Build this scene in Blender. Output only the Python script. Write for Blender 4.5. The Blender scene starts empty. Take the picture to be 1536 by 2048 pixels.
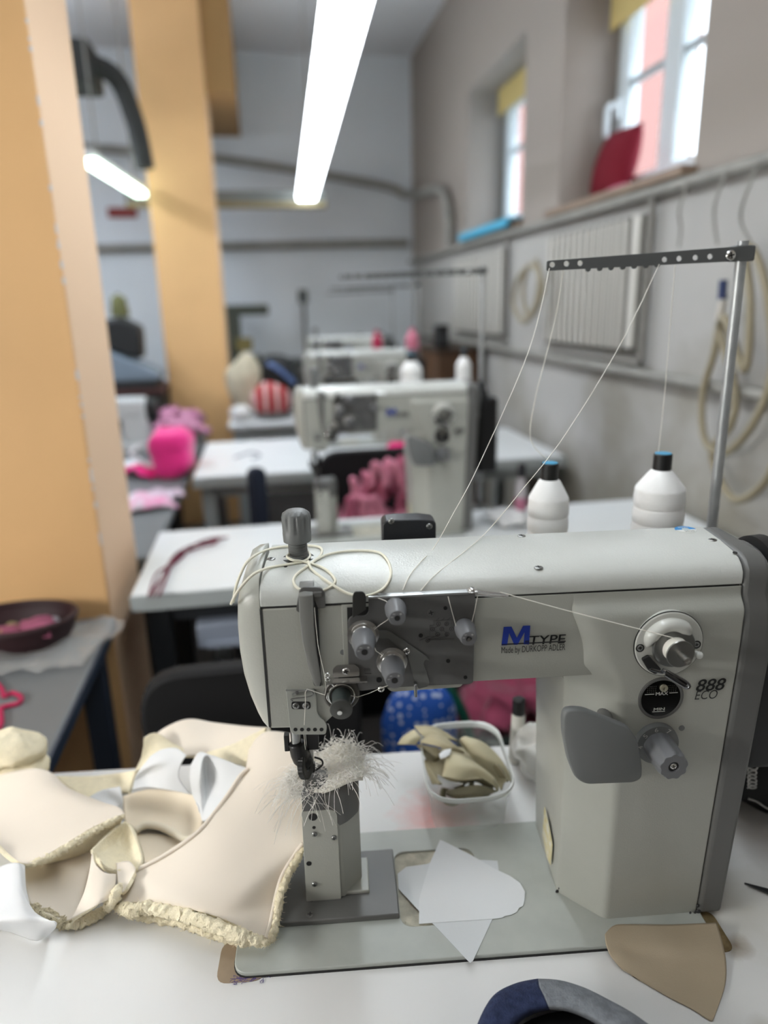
import bpy, bmesh, math, random
from mathutils import Vector, Matrix, noise
random.seed(7)
S = bpy.context.scene
COL = S.collection
V = Vector
# ------------------------------------------------------------------ camera model (1536 x 2048 frame)
FPX, CX, CY = 1420.0, 768.0, 1024.0
PITCH, YAW, ROLL = math.atan(414 / 1420.0), math.radians(9.1), 0.024
ZT = 0.80                      # table height
ZC = 1.4142                    # camera height
CAM = V((0, 0, ZC))
FW = V((math.sin(YAW) * math.cos(PITCH), math.cos(YAW) * math.cos(PITCH), -math.sin(PITCH)))
_r0 = V((math.cos(YAW), -math.sin(YAW), 0)); _u0 = _r0.cross(FW)
UP = _u0 * math.cos(ROLL) + _r0 * math.sin(ROLL); RT = _r0 * math.cos(ROLL) - _u0 * math.sin(ROLL)
def ray(x, y): return FW + RT * ((x - CX) / FPX) - UP * ((y - CY) / FPX)
def at_z(x, y, z): d = ray(x, y); return CAM + d * ((z - ZC) / d.z)
def at_y(x, y, Y): d = ray(x, y); return CAM + d * (Y / d.y)
def at_x(x, y, X): d = ray(x, y); return CAM + d * (X / d.x)
# bench frame: millimetres, x along the machine bed, y away, z above the table top
MA = math.radians(-5.7)
BO = V((-0.06942, 0.54446, ZT))
BX = V((math.cos(MA), math.sin(MA), 0)); BY = V((-math.sin(MA), math.cos(MA), 0))
def loc(p): d = p - BO; return V((d.dot(BX) * 1000, d.dot(BY) * 1000, d.z * 1000))
def wor(x, y, z): return BO + BX * (x / 1000) + BY * (y / 1000) + V((0, 0, z / 1000))
def bz(x, y, z): return loc(at_z(x, y, ZT + z / 1000))
def by(x, y, yl):
    d = ray(x, y); t = ((BO - CAM).dot(BY) + yl / 1000) / d.dot(BY); return loc(CAM + d * t)
def bx(x, y, xl):
    d = ray(x, y); t = ((BO - CAM).dot(BX) + xl / 1000) / d.dot(BX); return loc(CAM + d * t)

# ------------------------------------------------------------------ materials
MATS = {}
def srgb(c):
    if isinstance(c, str): c = [int(c[i:i + 2], 16) / 255 for i in (0, 2, 4)]
    return tuple((v / 12.92 if v <= .04045 else ((v + .055) / 1.055) ** 2.4) for v in c) + (1,)
def mat(name, c, rough=.5, metal=0, bump=0, bs=200, var=0, vs=8, c2=None, spec=.5, emit=0, trans=0, alpha=1, sheen=0, bdist=.001, detail=3):
    if name in MATS: return MATS[name]
    m = bpy.data.materials.new(name); m.use_nodes = True; nt = m.node_tree; N = nt.nodes; L = nt.links
    b = N['Principled BSDF']; col = srgb(c)
    b.inputs['Base Color'].default_value = col; b.inputs['Roughness'].default_value = rough; b.inputs['Metallic'].default_value = metal
    b.inputs['Specular IOR Level'].default_value = spec
    if trans: b.inputs['Transmission Weight'].default_value = trans
    if alpha < 1: b.inputs['Alpha'].default_value = alpha
    if sheen: b.inputs['Sheen Weight'].default_value = sheen
    if emit: b.inputs['Emission Color'].default_value = col; b.inputs['Emission Strength'].default_value = emit
    if bump or var: tc = N.new('ShaderNodeTexCoord')
    if var:
        n = N.new('ShaderNodeTexNoise'); n.inputs['Scale'].default_value = vs; n.inputs['Detail'].default_value = 5
        L.new(tc.outputs['Object'], n.inputs['Vector'])
        r = N.new('ShaderNodeValToRGB'); r.color_ramp.elements[0].position = .35; r.color_ramp.elements[1].position = .68
        d = srgb(c2) if c2 else tuple(v * (1 - var) for v in col[:3]) + (1,)
        r.color_ramp.elements[0].color = d; r.color_ramp.elements[1].color = col
        L.new(n.outputs['Fac'], r.inputs['Fac']); L.new(r.outputs['Color'], b.inputs['Base Color'])
    if bump:
        n2 = N.new('ShaderNodeTexNoise'); n2.inputs['Scale'].default_value = bs; n2.inputs['Detail'].default_value = detail
        L.new(tc.outputs['Object'], n2.inputs['Vector'])
        bp = N.new('ShaderNodeBump'); bp.inputs['Strength'].default_value = bump; bp.inputs['Distance'].default_value = bdist
        L.new(n2.outputs['Fac'], bp.inputs['Height']); L.new(bp.outputs['Normal'], b.inputs['Normal'])
    MATS[name] = m; return m
def clear(name, c, a, rough=.1):      # thin clear plastic / glass: see-through share a, glossy film over it
    if name in MATS: return MATS[name]
    m = bpy.data.materials.new(name); m.use_nodes = True; nt = m.node_tree; N = nt.nodes; L = nt.links
    b = N['Principled BSDF']; b.inputs['Base Color'].default_value = srgb(c); b.inputs['Roughness'].default_value = rough
    t = N.new('ShaderNodeBsdfTransparent'); x = N.new('ShaderNodeMixShader'); fr = N.new('ShaderNodeLayerWeight'); fr.inputs['Blend'].default_value = .12
    mp = N.new('ShaderNodeMath'); mp.operation = 'MULTIPLY_ADD'; mp.inputs[1].default_value = .6; mp.inputs[2].default_value = 1 - a; mp.use_clamp = True
    L.new(fr.outputs['Facing'], mp.inputs[0]); L.new(mp.outputs[0], x.inputs['Fac']); L.new(t.outputs[0], x.inputs[1]); L.new(b.outputs[0], x.inputs[2])
    L.new(x.outputs[0], N['Material Output'].inputs['Surface']); MATS[name] = m; return m

# ------------------------------------------------------------------ mesh builder
class MB:
    def __init__(s, k=.001): s.bm = bmesh.new(); s.k = k
    def v(s, p): return s.bm.verts.new(V(p) * s.k)
    def f(s, vs, mi=0):
        try: f = s.bm.faces.new(vs); f.material_index = mi; return f
        except ValueError: return None
    def box(s, x0, x1, y0, y1, z0, z1, M=None, mi=0):
        P = [V((x, y, z)) for z in (z0, z1) for y in (y0, y1) for x in (x0, x1)]
        if M: P = [M @ p for p in P]
        q = [s.v(p) for p in P]
        for a in ((0, 2, 3, 1), (4, 5, 7, 6), (0, 1, 5, 4), (2, 6, 7, 3), (0, 4, 6, 2), (1, 3, 7, 5)): s.f([q[i] for i in a], mi)
        return s
    def loft(s, secs, cap=True, closed=True, mi=0):
        R = [[s.v(p) for p in sec] for sec in secs]; n = len(R[0])
        for a, b in zip(R, R[1:]):
            for i in range(n if closed else n - 1):
                j = (i + 1) % n; s.f([a[i], a[j], b[j], b[i]], mi)
        if cap and closed: s.f(R[0][::-1], mi); s.f(R[-1], mi)
        return s
    def lathe(s, prof, o, ax=(0, 0, 1), n=28, mi=0, tw=None):       # prof: (r, h) along the axis; tw(angle, r, h)->r
        ax = V(ax).normalized(); t = V((1, 0, 0)) if abs(ax.x) < .9 else V((0, 0, 1)); u = ax.cross(t).normalized(); w = ax.cross(u); o = V(o)
        secs = []
        for r, h in prof:
            ring = []
            for i in range(n):
                a = 2 * math.pi * i / n; rr = tw(a, r, h) if tw else r
                ring.append(o + ax * h + (u * math.cos(a) + w * math.sin(a)) * max(rr, 1e-4))
            secs.append(ring)
        return s.loft(secs, True, True, mi)
    def cyl(s, a, b, r, r2=None, n=16, mi=0):
        a, b = V(a), V(b); h = (b - a).length
        return s.lathe([(r, 0), (r if r2 is None else r2, h)], a, b - a, n, mi)
    def ring(s, o, ax, R, r, n=32, m=8, mi=0):
        ax = V(ax).normalized(); t = V((1, 0, 0)) if abs(ax.x) < .9 else V((0, 0, 1)); u = ax.cross(t).normalized(); w = ax.cross(u); o = V(o)
        return s.tube([o + (u * math.cos(2 * math.pi * i / n) + w * math.sin(2 * math.pi * i / n)) * R for i in range(n)], r, m, True, 1, mi)
    def tube(s, pts, r, n=8, closed=False, sub=6, mi=0, flat=1):
        pts = [V(p) for p in pts]
        if sub > 1: pts = spline(pts, sub, closed)
        N = len(pts); secs = []; up = None
        for i, p in enumerate(pts):
            a = pts[i - 1] if (i or closed) else p; b = pts[(i + 1) % N] if (i < N - 1 or closed) else p
            t = (b - a).normalized()
            if up is None: up = V((0, 0, 1)) if abs(t.z) < .9 else V((1, 0, 0))
            sd = t.cross(up)
            if sd.length < 1e-5: sd = t.orthogonal()
            sd.normalize(); up = sd.cross(t).normalized()
            rr = r(i / max(N - 1, 1)) if callable(r) else r
            secs.append([p + sd * math.cos(2 * math.pi * k / n) * rr + up * math.sin(2 * math.pi * k / n) * rr * flat for k in range(n)])
        if closed: secs.append(secs[0]); s.loft(secs, False, True, mi); bmesh.ops.remove_doubles(s.bm, verts=s.bm.verts, dist=1e-7); return s
        return s.loft(secs, True, True, mi)
    def prism(s, pts, a, b, ax='z', mi=0):
        def m(p, h): return {'z': (p[0], p[1], h), 'y': (p[0], h, p[1]), 'x': (h, p[0], p[1])}[ax]
        return s.loft([[m(p, a) for p in pts], [m(p, b) for p in pts]], True, True, mi)
    def ball(s, o, r, u=16, w=10, mi=0, fn=None):
        o = V(o); r = r if hasattr(r, '__len__') else (r, r, r); secs = []
        for j in range(w + 1):
            t = math.pi * j / w; sec = []
            for i in range(u):
                a = 2 * math.pi * i / u; d = V((math.sin(t) * math.cos(a), math.sin(t) * math.sin(a), -math.cos(t)))
                kk = fn(d) if fn else 1
                sec.append(o + V((d.x * r[0], d.y * r[1], d.z * r[2])) * kk)
            secs.append(sec)
        s.loft(secs, False, True, mi); bmesh.ops.remove_doubles(s.bm, verts=s.bm.verts, dist=1e-7); return s
    def grid(s, G, mi=0):
        R = [[s.v(p) for p in row] for row in G]
        for a, b in zip(R, R[1:]):
            for i in range(len(a) - 1): s.f([a[i], a[i + 1], b[i + 1], b[i]], mi)
        return s
    def build(s, name, mats, parent=None, bevel=0, seg=2, ang=38, at=None, sub=0, solid=0, recalc=True):
        bm = s.bm
        if recalc and bm.faces: bmesh.ops.recalc_face_normals(bm, faces=bm.faces)
        if at is not None: bmesh.ops.translate(bm, vec=-V(at), verts=bm.verts)
        for f in bm.faces: f.smooth = True
        for e in bm.edges:
            if len(e.link_faces) == 2 and e.calc_face_angle(0) > math.radians(ang): e.smooth = False
        me = bpy.data.meshes.new(name); bm.to_mesh(me); bm.free()
        for m in (mats if isinstance(mats, (list, tuple)) else [mats]): me.materials.append(m)
        o = bpy.data.objects.new(name, me); COL.objects.link(o)
        if parent: o.parent = parent
        if at is not None: o.location = at
        if solid: md = o.modifiers.new('s', 'SOLIDIFY'); md.thickness = solid; md.offset = -1
        if bevel:
            md = o.modifiers.new('b', 'BEVEL'); md.width = bevel * s.k; md.segments = seg; md.limit_method = 'ANGLE'; md.angle_limit = math.radians(ang)
            md.use_clamp_overlap = True
        if sub: md = o.modifiers.new('u', 'SUBSURF'); md.levels = sub; md.render_levels = sub
        return o
def spline(pts, sub, closed=False):
    n = len(pts); out = []
    for i in range(n if closed else n - 1):
        p0 = pts[(i - 1) % n] if (closed or i > 0) else pts[0]; p1 = pts[i]; p2 = pts[(i + 1) % n]
        p3 = pts[(i + 2) % n] if (closed or i + 2 < n) else pts[-1]
        for k in range(sub):
            t = k / sub
            out.append(.5 * ((2 * p1) + (p2 - p0) * t + (2 * p0 - 5 * p1 + 4 * p2 - p3) * t * t + (3 * p1 - p0 - 3 * p2 + p3) * t ** 3))
    if not closed: out.append(pts[-1].copy())
    return out
def tag(o, label, cat, group=None):
    o['label'] = label; o['category'] = cat
    if group: o['group'] = group
    return o
def thing(name, label, cat, at=(0, 0, 0), rz=0, group=None):
    o = bpy.data.objects.new(name, None); o.empty_display_size = .05; COL.objects.link(o); o.location = at; o.rotation_euler = (0, 0, rz)
    return tag(o, label, cat, group)
def bench(name, label, cat, group=None): return thing(name, label, cat, BO, MA, group)   # local millimetre frame of the bench
def struct(o): o['kind'] = 'structure'; return o
def copy_tree(o, parent=None):
    c = o.copy(); COL.objects.link(c); c.parent = parent
    for ch in list(o.children): copy_tree(ch, c)
    return c
def _curve_mesh(cu, name):
    o = bpy.data.objects.new(name, cu); COL.objects.link(o)
    dg = bpy.context.evaluated_depsgraph_get(); dg.update()
    me = bpy.data.meshes.new_from_object(o.evaluated_get(dg)); bpy.data.objects.remove(o); bpy.data.curves.remove(cu); return me
def plate(name, outs, t0, t1, m, parent=None, ax='z', bevel=.3, k=.001, res=1, finish=True):
    """flat plate with holes: outs = outlines (first outer), thickness t0..t1 along ax, millimetres"""
    cu = bpy.data.curves.new(name, 'CURVE'); cu.dimensions = '2D'; cu.fill_mode = 'BOTH'
    h = (t1 - t0) / 2; bevel = min(bevel, h * .9); cu.extrude = (h - bevel) * k; cu.bevel_depth = bevel * k; cu.bevel_resolution = 1; cu.offset = -bevel * k
    for pts in outs:
        sp = cu.splines.new('POLY'); sp.points.add(len(pts) - 1); sp.use_cyclic_u = True
        for q, p in zip(sp.points, pts): q.co = (p[0] * k, p[1] * k, 0, 1)
    me = _curve_mesh(cu, name); mid = (t0 + t1) / 2 * k
    for v in me.vertices:
        x, y, z = v.co
        v.co = {'z': (x, y, z + mid), 'y': (x, z + mid, y), 'x': (z + mid, x, y)}[ax]
    if ax == 'y': me.flip_normals()
    me.materials.clear(); me.materials.append(m)
    o = bpy.data.objects.new(name, me); COL.objects.link(o); o.parent = parent; return o
def rpoly(pts, r, n=5):
    """round the corners of a 2-D polygon"""
    out = []; N = len(pts); P = [V((p[0], p[1])) for p in pts]
    for i in range(N):
        a, b, c = P[i - 1], P[i], P[(i + 1) % N]; u = (a - b); w = (c - b); rr = r[i] if hasattr(r, '__len__') else r
        d = min(rr, u.length * .48, w.length * .48)
        if d < 1e-4: out.append(b); continue
        p, q = b + u.normalized() * d, b + w.normalized() * d
        for k in range(n + 1):
            t = k / n; out.append(p * (1 - t) ** 2 + b * 2 * t * (1 - t) + q * t * t)
    return [(p.x, p.y) for p in out]
def circ(cx, cy, r, n=32, ry=None): return [(cx + r * math.cos(2 * math.pi * i / n), cy + (ry or r) * math.sin(2 * math.pi * i / n)) for i in range(n)]
def text(name, body, x0, x1, z0, z1, y, m, parent, shear=0, bold=0, rot=0, flip=False, ax='y', k=.001, depth=.15):
    """lettering fitted into the rectangle x0..x1, z0..z1 on the plane y (front side)"""
    cu = bpy.data.curves.new(name, 'FONT'); cu.body = body; cu.size = 1; cu.extrude = .0; cu.shear = shear; cu.fill_mode = 'FRONT'; cu.resolution_u = 4
    me = _curve_mesh(cu, name); xs = [v.co.x for v in me.vertices]; ys = [v.co.y for v in me.vertices]
    if bold:                                   # heavier strokes: a few copies side by side in one mesh
        bm = bmesh.new(); bm.from_mesh(me); g0 = bm.verts[:] + bm.edges[:] + bm.faces[:]; w = bold * 1.0
        for dx, dy in ((w, 0), (-w, 0), (0, w * .6), (0, -w * .6)):
            d = bmesh.ops.duplicate(bm, geom=g0); bmesh.ops.translate(bm, vec=(dx, dy, 1e-3 * (dx + 2 * dy)), verts=[e for e in d['geom'] if isinstance(e, bmesh.types.BMVert)])
        bm.to_mesh(me); bm.free(); xs = [v.co.x for v in me.vertices]; ys = [v.co.y for v in me.vertices]
    ax0, ax1, ay0, ay1 = min(xs), max(xs), min(ys), max(ys); cx, cz = (x0 + x1) / 2, (z0 + z1) / 2
    for v in me.vertices:
        px = ((v.co.x - ax0) / (ax1 - ax0) - .5) * (x1 - x0); pz = ((v.co.y - ay0) / (ay1 - ay0) - .5) * (z1 - z0)
        c, s_ = math.cos(rot), math.sin(rot); qx, qz = px * c - pz * s_ + cx, px * s_ + pz * c + cz
        v.co = V({'y': (qx, y - v.co.z * 8, qz), 'z': (qx, qz, y)}[ax]) * k
    me.materials.clear(); me.materials.append(m)
    o = bpy.data.objects.new(name, me); COL.objects.link(o); o.parent = parent; return o
def lerp(a, b, t): return a + (b - a) * t
# ------------------------------------------------------------------ sewing machine (bench millimetres)
PAINT = mat('machine_paint', 'adaea6', .34, bump=.34, bs=620, var=.06, vs=14, bdist=.0005)
TOPLIT = mat('machine_paint_toplit', 'cdcfca', .3, bump=.55, bs=560, var=.04, vs=14, bdist=.0006)  # same paint as the body, overhead brightness put into its colour
BEDP = mat('bed_paint', 'aeb2ac', .4, bump=.08, bs=500, var=.1, vs=30, bdist=.0004)
GREY = mat('grey_paint', '626260', .42, bump=.15, bs=900, bdist=.0004)
GREYP = mat('grey_plastic', '6f7171', .45, bump=.12, bs=1500, bdist=.0003)
STEELP = mat('brushed_grey_plate', '6a6a69', .5, metal=.35, var=.12, vs=60)
CHROME = mat('chrome', 'dededc', .24, metal=1)
STEEL = mat('steel', '9a9b9a', .3, metal=1)
BLACK = mat('black', '0c0c0d', .45)
DARK = mat('dark_gap', '1a1a1a', .7)
KNOB = mat('knob_grey', '6c6d70', .38, bump=.1, bs=700, bdist=.0003)
KNOBG = mat('knob_dark', '3c4342', .3)
WHITEP = mat('white_plastic', 'dedfda', .3)
INK = mat('ink_dark', '2c2c2d', .6)
INKB = mat('ink_blue', '17369c', .5)
INKW = mat('ink_white', 'c8c8c4', .6)
WTHREAD = mat('white_thread', 'efece2', .6)
def P(x, y, yl=44): p = by(x, y, yl); return (p.x, p.z)
def PP(pts, yl=44): return [P(x, y, yl) for x, y in pts]
def screw(parent, o, ax, r=3.2, h=1.6, m=None, slot=True):
    b = MB(); ax = V(ax).normalized(); o = V(o)
    b.lathe([(r, -1), (r, h * .35), (r * .8, h * .85), (r * .45, h)], o, ax, 18)
    t = V((1, 0, .25)).normalized() if abs(ax.x) < .9 else V((0, 1, 0)); u = ax.cross(t).normalized(); t = u.cross(ax)
    for d, e in ((t, u), (u, t)):
        q = [o + ax * (h + .05) + d * r * .6 * sx + e * r * .13 * sy for sx, sy in ((-1, -1), (1, -1), (1, 1), (-1, 1))]
        b.f([b.v(p) for p in q], 1)
    return b.build('screw', [m or STEEL, DARK], parent, recalc=False)
def xin(y, z): return 468.6 + .036 * z + max(0, (z - 290) / 96) * .105 * max(0, y - 40)

COVER = [(43.6, 363), (43.6, 369), (45, 374.5), (50, 380), (58, 384), (70, 386), (100, 387), (145, 386), (153, 381), (156, 372)]
def ontop(px, py, d=1.3):
    """point where the sight line through a pixel meets the rounded top cover, lifted by d"""
    for i in range(560):
        y = 38 + i * .22; p = by(px, py, y)
        for (ya, za), (yb, zb_) in zip(COVER, COVER[1:]):
            if ya <= y <= yb and yb > ya and p.z <= lerp(za, zb_, (y - ya) / (yb - ya)) + d: return by(px, py, y - d * .5)
        if y > 43.6 - d and p.z < 370: return by(px, py, 43.6 - d)
    return bz(px, py, 387)
def make_machine():
    R = bench('sewing_machine', '', 'sewing machine')
    # ---- bed with slide recess
    out = rpoly([(0, 0), (473, 0), (473, 178), (0, 178)], 17, 6); hole = rpoly([(165, 39), (256, 39), (256, 142), (165, 142)], 14, 6)
    bed = plate('bed_plate', [out, hole], 0.4, 6, BEDP, R, bevel=.8)
    plate('bed_gasket', [rpoly([(-.8, -.8), (473.8, -.8), (473.8, 178.8), (-.8, 178.8)], 17.5, 6)], -.2, 2.2, DARK, R, bevel=.2)
    MB().box(160, 260, 35, 146, 3.3, 3.9).build('slide_recess', mat('lint_dust', 'c5c1b0', .8, var=.35, vs=70, bump=.5, bs=300), R)
    # ---- post mount
    pm = MB().box(14, 164, 49, 141, 6, 12.5).build('post_mount', GREY, R, bevel=1.2)
    screw(pm, (72, 57, 12.5), (0, 0, 1), 4.2, .4, GREY)
    # ---- post
    pb = MB(); pb.prism([(69, 76.5), (104, 76.5), (108, 77), (109, 78), (123, 93), (127, 98), (127, 140), (69, 140)], 12, 130)
    post = pb.build('post', PAINT, R, bevel=1.2)
    MB().box(108, 134.5, 79, 127, 12, 16).build('post_foot', PAINT, post, bevel=1.2)
    cov = plate('post_cover', [rpoly([(67.6, 12.5), (104.3, 12.5), (104.3, 125), (68.6, 125)], [2, 2, 9, 2])], 73.6, 76.6, PAINT, post, 'y', .4)
    # outlines are (x, z)
    for px, py, r in ((626, 1634, 4.4), (628, 1655, 1.8), (618, 1727, 2.8), (624, 1806, 2.6)):
        x, z = P(px, py, 73.5); MB().cyl((x, 73.3, z), (x, 73.9, z), r, n=20).build('hole', BLACK, cov)
    for px, py in ((629, 1668), (668, 1675), (629, 1768)):
        x, z = P(px, py, 73.5); screw(cov, (x, 73.6, z), (0, -1, 0), 2.9, 2)
    cb = MB(); oc = rpoly([(84, 74.2), (112, 74.4), (126.6, 88), (127.6, 100), (127.6, 141), (69.5, 141), (69.5, 78), (84, 78)], [1, 12, 10, 6, 4, 3, 1, 1], 5)
    def zb(x, y): return 125.4 if x < 96 else lerp(125.4, 104, min(1, (x - 96) / 8) ** 2) if x < 104 else lerp(104, 110, (x - 104) / 24)
    def inset(pts, d):
        c = V((98, 108)); return [tuple(c + (V(p) - c) * (1 - d / (V(p) - c).length)) for p in pts]
    cb.loft([[(x, y, zb(x, y)) for x, y in oc], [(x, y, 140) for x, y in oc], [(x, y, 145) for x, y in inset(oc, 1.2)], [(x, y, 148) for x, y in inset(oc, 4.5)]])
    cap = cb.build('post_cap', GREY, post, ang=50)
    MB().box(69.6, 91, 73.2, 79, 125.4, 146).build('hook_bracket', mat('bracket_grey', '5f5f5f', .35, metal=.4), post, bevel=.6)
    x, z = P(626, 1611, 73.2); screw(post, (x, 73.2, z), (0, -1, 0), 2.6, 1)
    # ---- column and arm body
    b = MB(); b.prism([(44, 279), (150, 279), (152, 286), (152, 361.5), (44, 361.5), (43.4, 352), (44, 330)], 118, 474, 'x')
    q = lambda px, py, yl: P(px, py, yl)[0]
    secs = []
    def sec(z, p0, p1, y1, p2, y2, y3=31): secs.append([(p0, 172, z), (p1, y1, z), (p2, y2, z), (xin(y3, z) + .5, y3, z), (xin(172, min(z, 290)) + .5, 172, z)])
    sec(6, 340, 335.5, 69, 372.5, 30.5); sec(60, 338, 335.5, 69, 373, 30.5); sec(150, 335, 334, 68.5, 374, 30.7)
    sec(225, 332, 331, 68, 374, 30.8); sec(262, 331, 330, 66, 372, 30.9); sec(279, 330, 327, 58, 368, 31); sec(292, 332, 334, 46, 362, 31.2)
    sec(310, 335, 335, 43.5, 353, 31.6, 31.4); sec(330, 330, 329, 43.5, 345, 32.5, 32.2); sec(343, 326, 324, 43.5, 337, 34.5, 33.5); sec(353, 325, 322, 43.6, 334, 42.5, 42); sec(361.5, 325, 320, 43.9, 334, 43.8, 43.6)
    rs = [rpoly([p[:2] for p in s_], [1, 12 if s_[0][2] > 285 else 4, 9 if s_[0][2] > 285 else 5, 2, 1], 5) for s_ in secs]; rows = [[V((x, y, s_[0][2])) for x, y in r] for r, s_ in zip(rs, secs)]
    cols = [spline([r[j] for r in rows], 4) for j in range(len(rows[0]))]
    b.loft([[c[i] for c in cols] for i in range(len(cols[0]))])
    # fillet under the arm
    fil = [(333, 232)] + [(333 - 30 * (1 - math.cos(t)), 246 + 34 * math.sin(t)) for t in [i * math.pi / 16 for i in range(9)]] + [(333, 281)]
    b.prism(fil, 70, 150, 'y')
    body = b.build('arm_body', PAINT, R, bevel=3, seg=3, ang=40)
    MB().prism(rpoly([(160, 271.5), (226, 272.5), (229, 284), (150, 284)], 4), 46, 140, 'y').build('arm_underside_cover', PAINT, body, bevel=1)
    # ---- head
    hp = [(47.4, 361.5), (128, 361.5), (128, 284), (118, 268)] + PP([(693, 1408), (668, 1432), (652, 1447), (640, 1456)]) + [(47.4, 241)]
    hd = MB().prism(hp, 44.6, 150, 'y').build('head_body', PAINT, R, bevel=2.2, seg=2)
    fb = MB(); fs = []
    for px, py in ((538, 1453), (527, 1438), (515, 1416), (500, 1381), (487, 1338), (479, 1292), (475, 1245), (475, 1205), (479, 1180), (488, 1150), (498, 1132), (512, 1115)):
        x, z = P(px, py, 66); ex = max(0, (z - 372) * .9); yy = ex * .9
        z = max(min(z, 386), 241.2 + .2 * len(fs)); x = min(x, 38); fs.append([(46.6, 45 + yy, z), (min(max(x + 8, 28), 45), 48 + yy * .9, z), (x + 1.5, 58 + yy * .6, z), (x, 68 + yy * .4, z), (x, 138 - ex * .2, z), (x + 6, 150, z), (46.6, 152, z)])
    face = fb.loft(fs).build('face_cover', PAINT, R, ang=75)
    MB().loft([[(46.3, 44.7, z), (48.3, 44.3, z), (48.3, 48, z), (46.3, 48, z)] for z in (243, 300, 361)] ).build('seam_gap', DARK, face)
    # ---- top cover
    pr = [(44, 363), (43.6, 369), (45, 374.5), (50, 380), (58, 384), (70, 386), (100, 387), (145, 386), (153, 381), (156, 372), (156, 363)]
    tb = MB(); tb.loft([[(47.2 + (y - 44) * .03, y, z) for y, z in pr], [(lerp(49, xin(y, z), .5), y, z) for y, z in pr], [(xin(y, z), y, z) for y, z in pr]])
    top = tb.build('top_cover', TOPLIT, R, bevel=1, ang=50)
    MB().box(47.5, 480, 44.9, 150, 361, 363.4).build('cover_gap', DARK, R)
    for px, py in ((542, 1118), (1043, 1072), (1077, 1135), (1425, 1080)):
        p = ontop(px, py, .1); screw(top, p, (0, -.6 if p.y < 56 else 0, 1), 4.2, .9)
    for px, py in ((555, 1133), (571, 1133)):
        p = bz(px, py, 386.5); MB().cyl((p.x, p.y, 386), (p.x, p.y, 386.7), 1.7).build('hole', DARK, top)
    # round sticker, blue upper half
    p = bz(1371, 1059, 386.6); sb = MB()
    for y0, y1, mi in ((-1, 0.1, 0), (.1, 1, 1)):
        pts = [(p.x + 10.5 * math.cos(a), p.y + 10.5 * math.sin(a)) for a in [(math.pi + .1 + i * (math.pi - .2) / 14 if mi == 0 else -.1 + i * (math.pi + .2) / 14) for i in range(15)]]
        sb.prism(pts, 386.5, 386.9, 'z', mi)
    stk = sb.build('round_sticker', [WHITEP, mat('sticker_blue', '1f86c8', .4)], top)
    MB().cyl((p.x, p.y, 386.6), (p.x, p.y, 387.1), 3.6, n=20).build('sticker_centre', mat('sticker_grey', 'b9c4c4', .5), stk)
    text('sticker_lettering', '8020', p.x - 5, p.x + 5, p.y + 4.5, p.y + 7.6, 387.05, INKW, stk, ax='z')
    text('sticker_lettering', '2020', p.x - 4, p.x + 6, p.y - 8, p.y - 5, 387.05, INK, stk, ax='z')
    # ---- end cover, wheel
    prf = [(29, 4), (29, 292), (30, 310), (31.5, 328), (35, 343), (42.5, 354), (43, 366), (46, 376), (54, 383), (66, 386.5), (140, 386.5), (158, 380), (166, 360), (174, 290), (174, 4)]
    eb = MB(); eb.loft([[(xin(y, z) + .8, y, z) for y, z in prf], [(xin(y, z) + lerp(27, 17, max(0, min(1, (y - 60) / 60)) * max(0, (z - 300) / 86)) + (4 if 300 > z > 290 else 0), y, z) for y, z in prf]])
    end = eb.build('end_cover', GREY, R, bevel=5, seg=3, ang=50)
    p = bz(1470, 1105, 386.5); MB().cyl((p.x, p.y, 386), (p.x, p.y, 387), 2).build('hole', DARK, end)
    hw = MB(); hw.lathe([(20, 0), (40, 2), (46, 8), (47, 22), (42, 30), (14, 33), (10, 48)], (500, 108, 333), (1, 0, 0), 40)
    hw.build('hand_wheel', GREY, R, ang=30)
    rim = MB(); rim.lathe([(44, 0), (51, 2), (52, 14), (46, 17)], (529, 108, 333), (1, 0, 0), 40); rim.build('motor_housing', BLACK, R, ang=30)
    mt = MB(); mt.box(520, 575, 60, 165, 150, 345); mt.build('drive_motor', BLACK, R, bevel=8, seg=3)
    # ---- take-up guard
    dk = plate('guard_notch', [rpoly(PP([(592, 1221), (598, 1182), (604, 1174), (640, 1174), (650, 1184), (651, 1216), (634, 1216), (635, 1290), (640, 1372), (628, 1372), (612, 1300), (600, 1225)], 43.4), 3)], 42.6, 44.8, GREY, hd, 'y', .2)
    plate('guard_slit', [PP([(629, 1200), (636, 1216), (640, 1300), (642, 1372), (634, 1372), (627, 1290)], 42.5)], 42.2, 42.8, DARK, hd, 'y', .1)
    gp = [(612, 1172), (611, 1195), (613, 1240), (618, 1290), (627, 1340), (637, 1380)]
    gb = MB(); sl = []
    for i, (px, py) in enumerate(gp):
        x, z = P(px, py, 36); w = (6.3, 6.3, 6.1, 5.7, 5, 3.4)[i]; yf = (50, 40, 39.5, 39.5, 40.5, 43)[i]
        if i == 0: z = 382
        sl.append([(x - w, yf, z), (x - w * .2, yf - 1.2, z), (x + w, yf, z), (x + w, yf + 3.5, z), (x - w, yf + 3.5, z)])
    guard = gb.loft(sl).build('thread_lever_guard', mat('guard_plastic', '7d7d7a', .4, bump=.1, bs=900), hd, bevel=.6)
    MB().box(P(640, 1190, 44)[0] - 6, P(645, 1190, 44)[0], 41, 60, 371, 376).build('guard_hook', mat('hook_grey', '5a5a58', .5), guard, bevel=1)
    # ---- lower front plate with eyelets
    fp = plate('needle_bar_plate', [rpoly(PP([(572, 1379), (629, 1379), (633, 1390), (634, 1424), (640, 1434), (650, 1441), (654, 1452), (652, 1468), (585, 1468), (580, 1455)], 43), [1, 1, 2, 4, 4, 4, 2, 3, 4, 2])], 42, 44.8, mat('front_plate_paint', 'a0a29b', .4), hd, 'y', .3)
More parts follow.
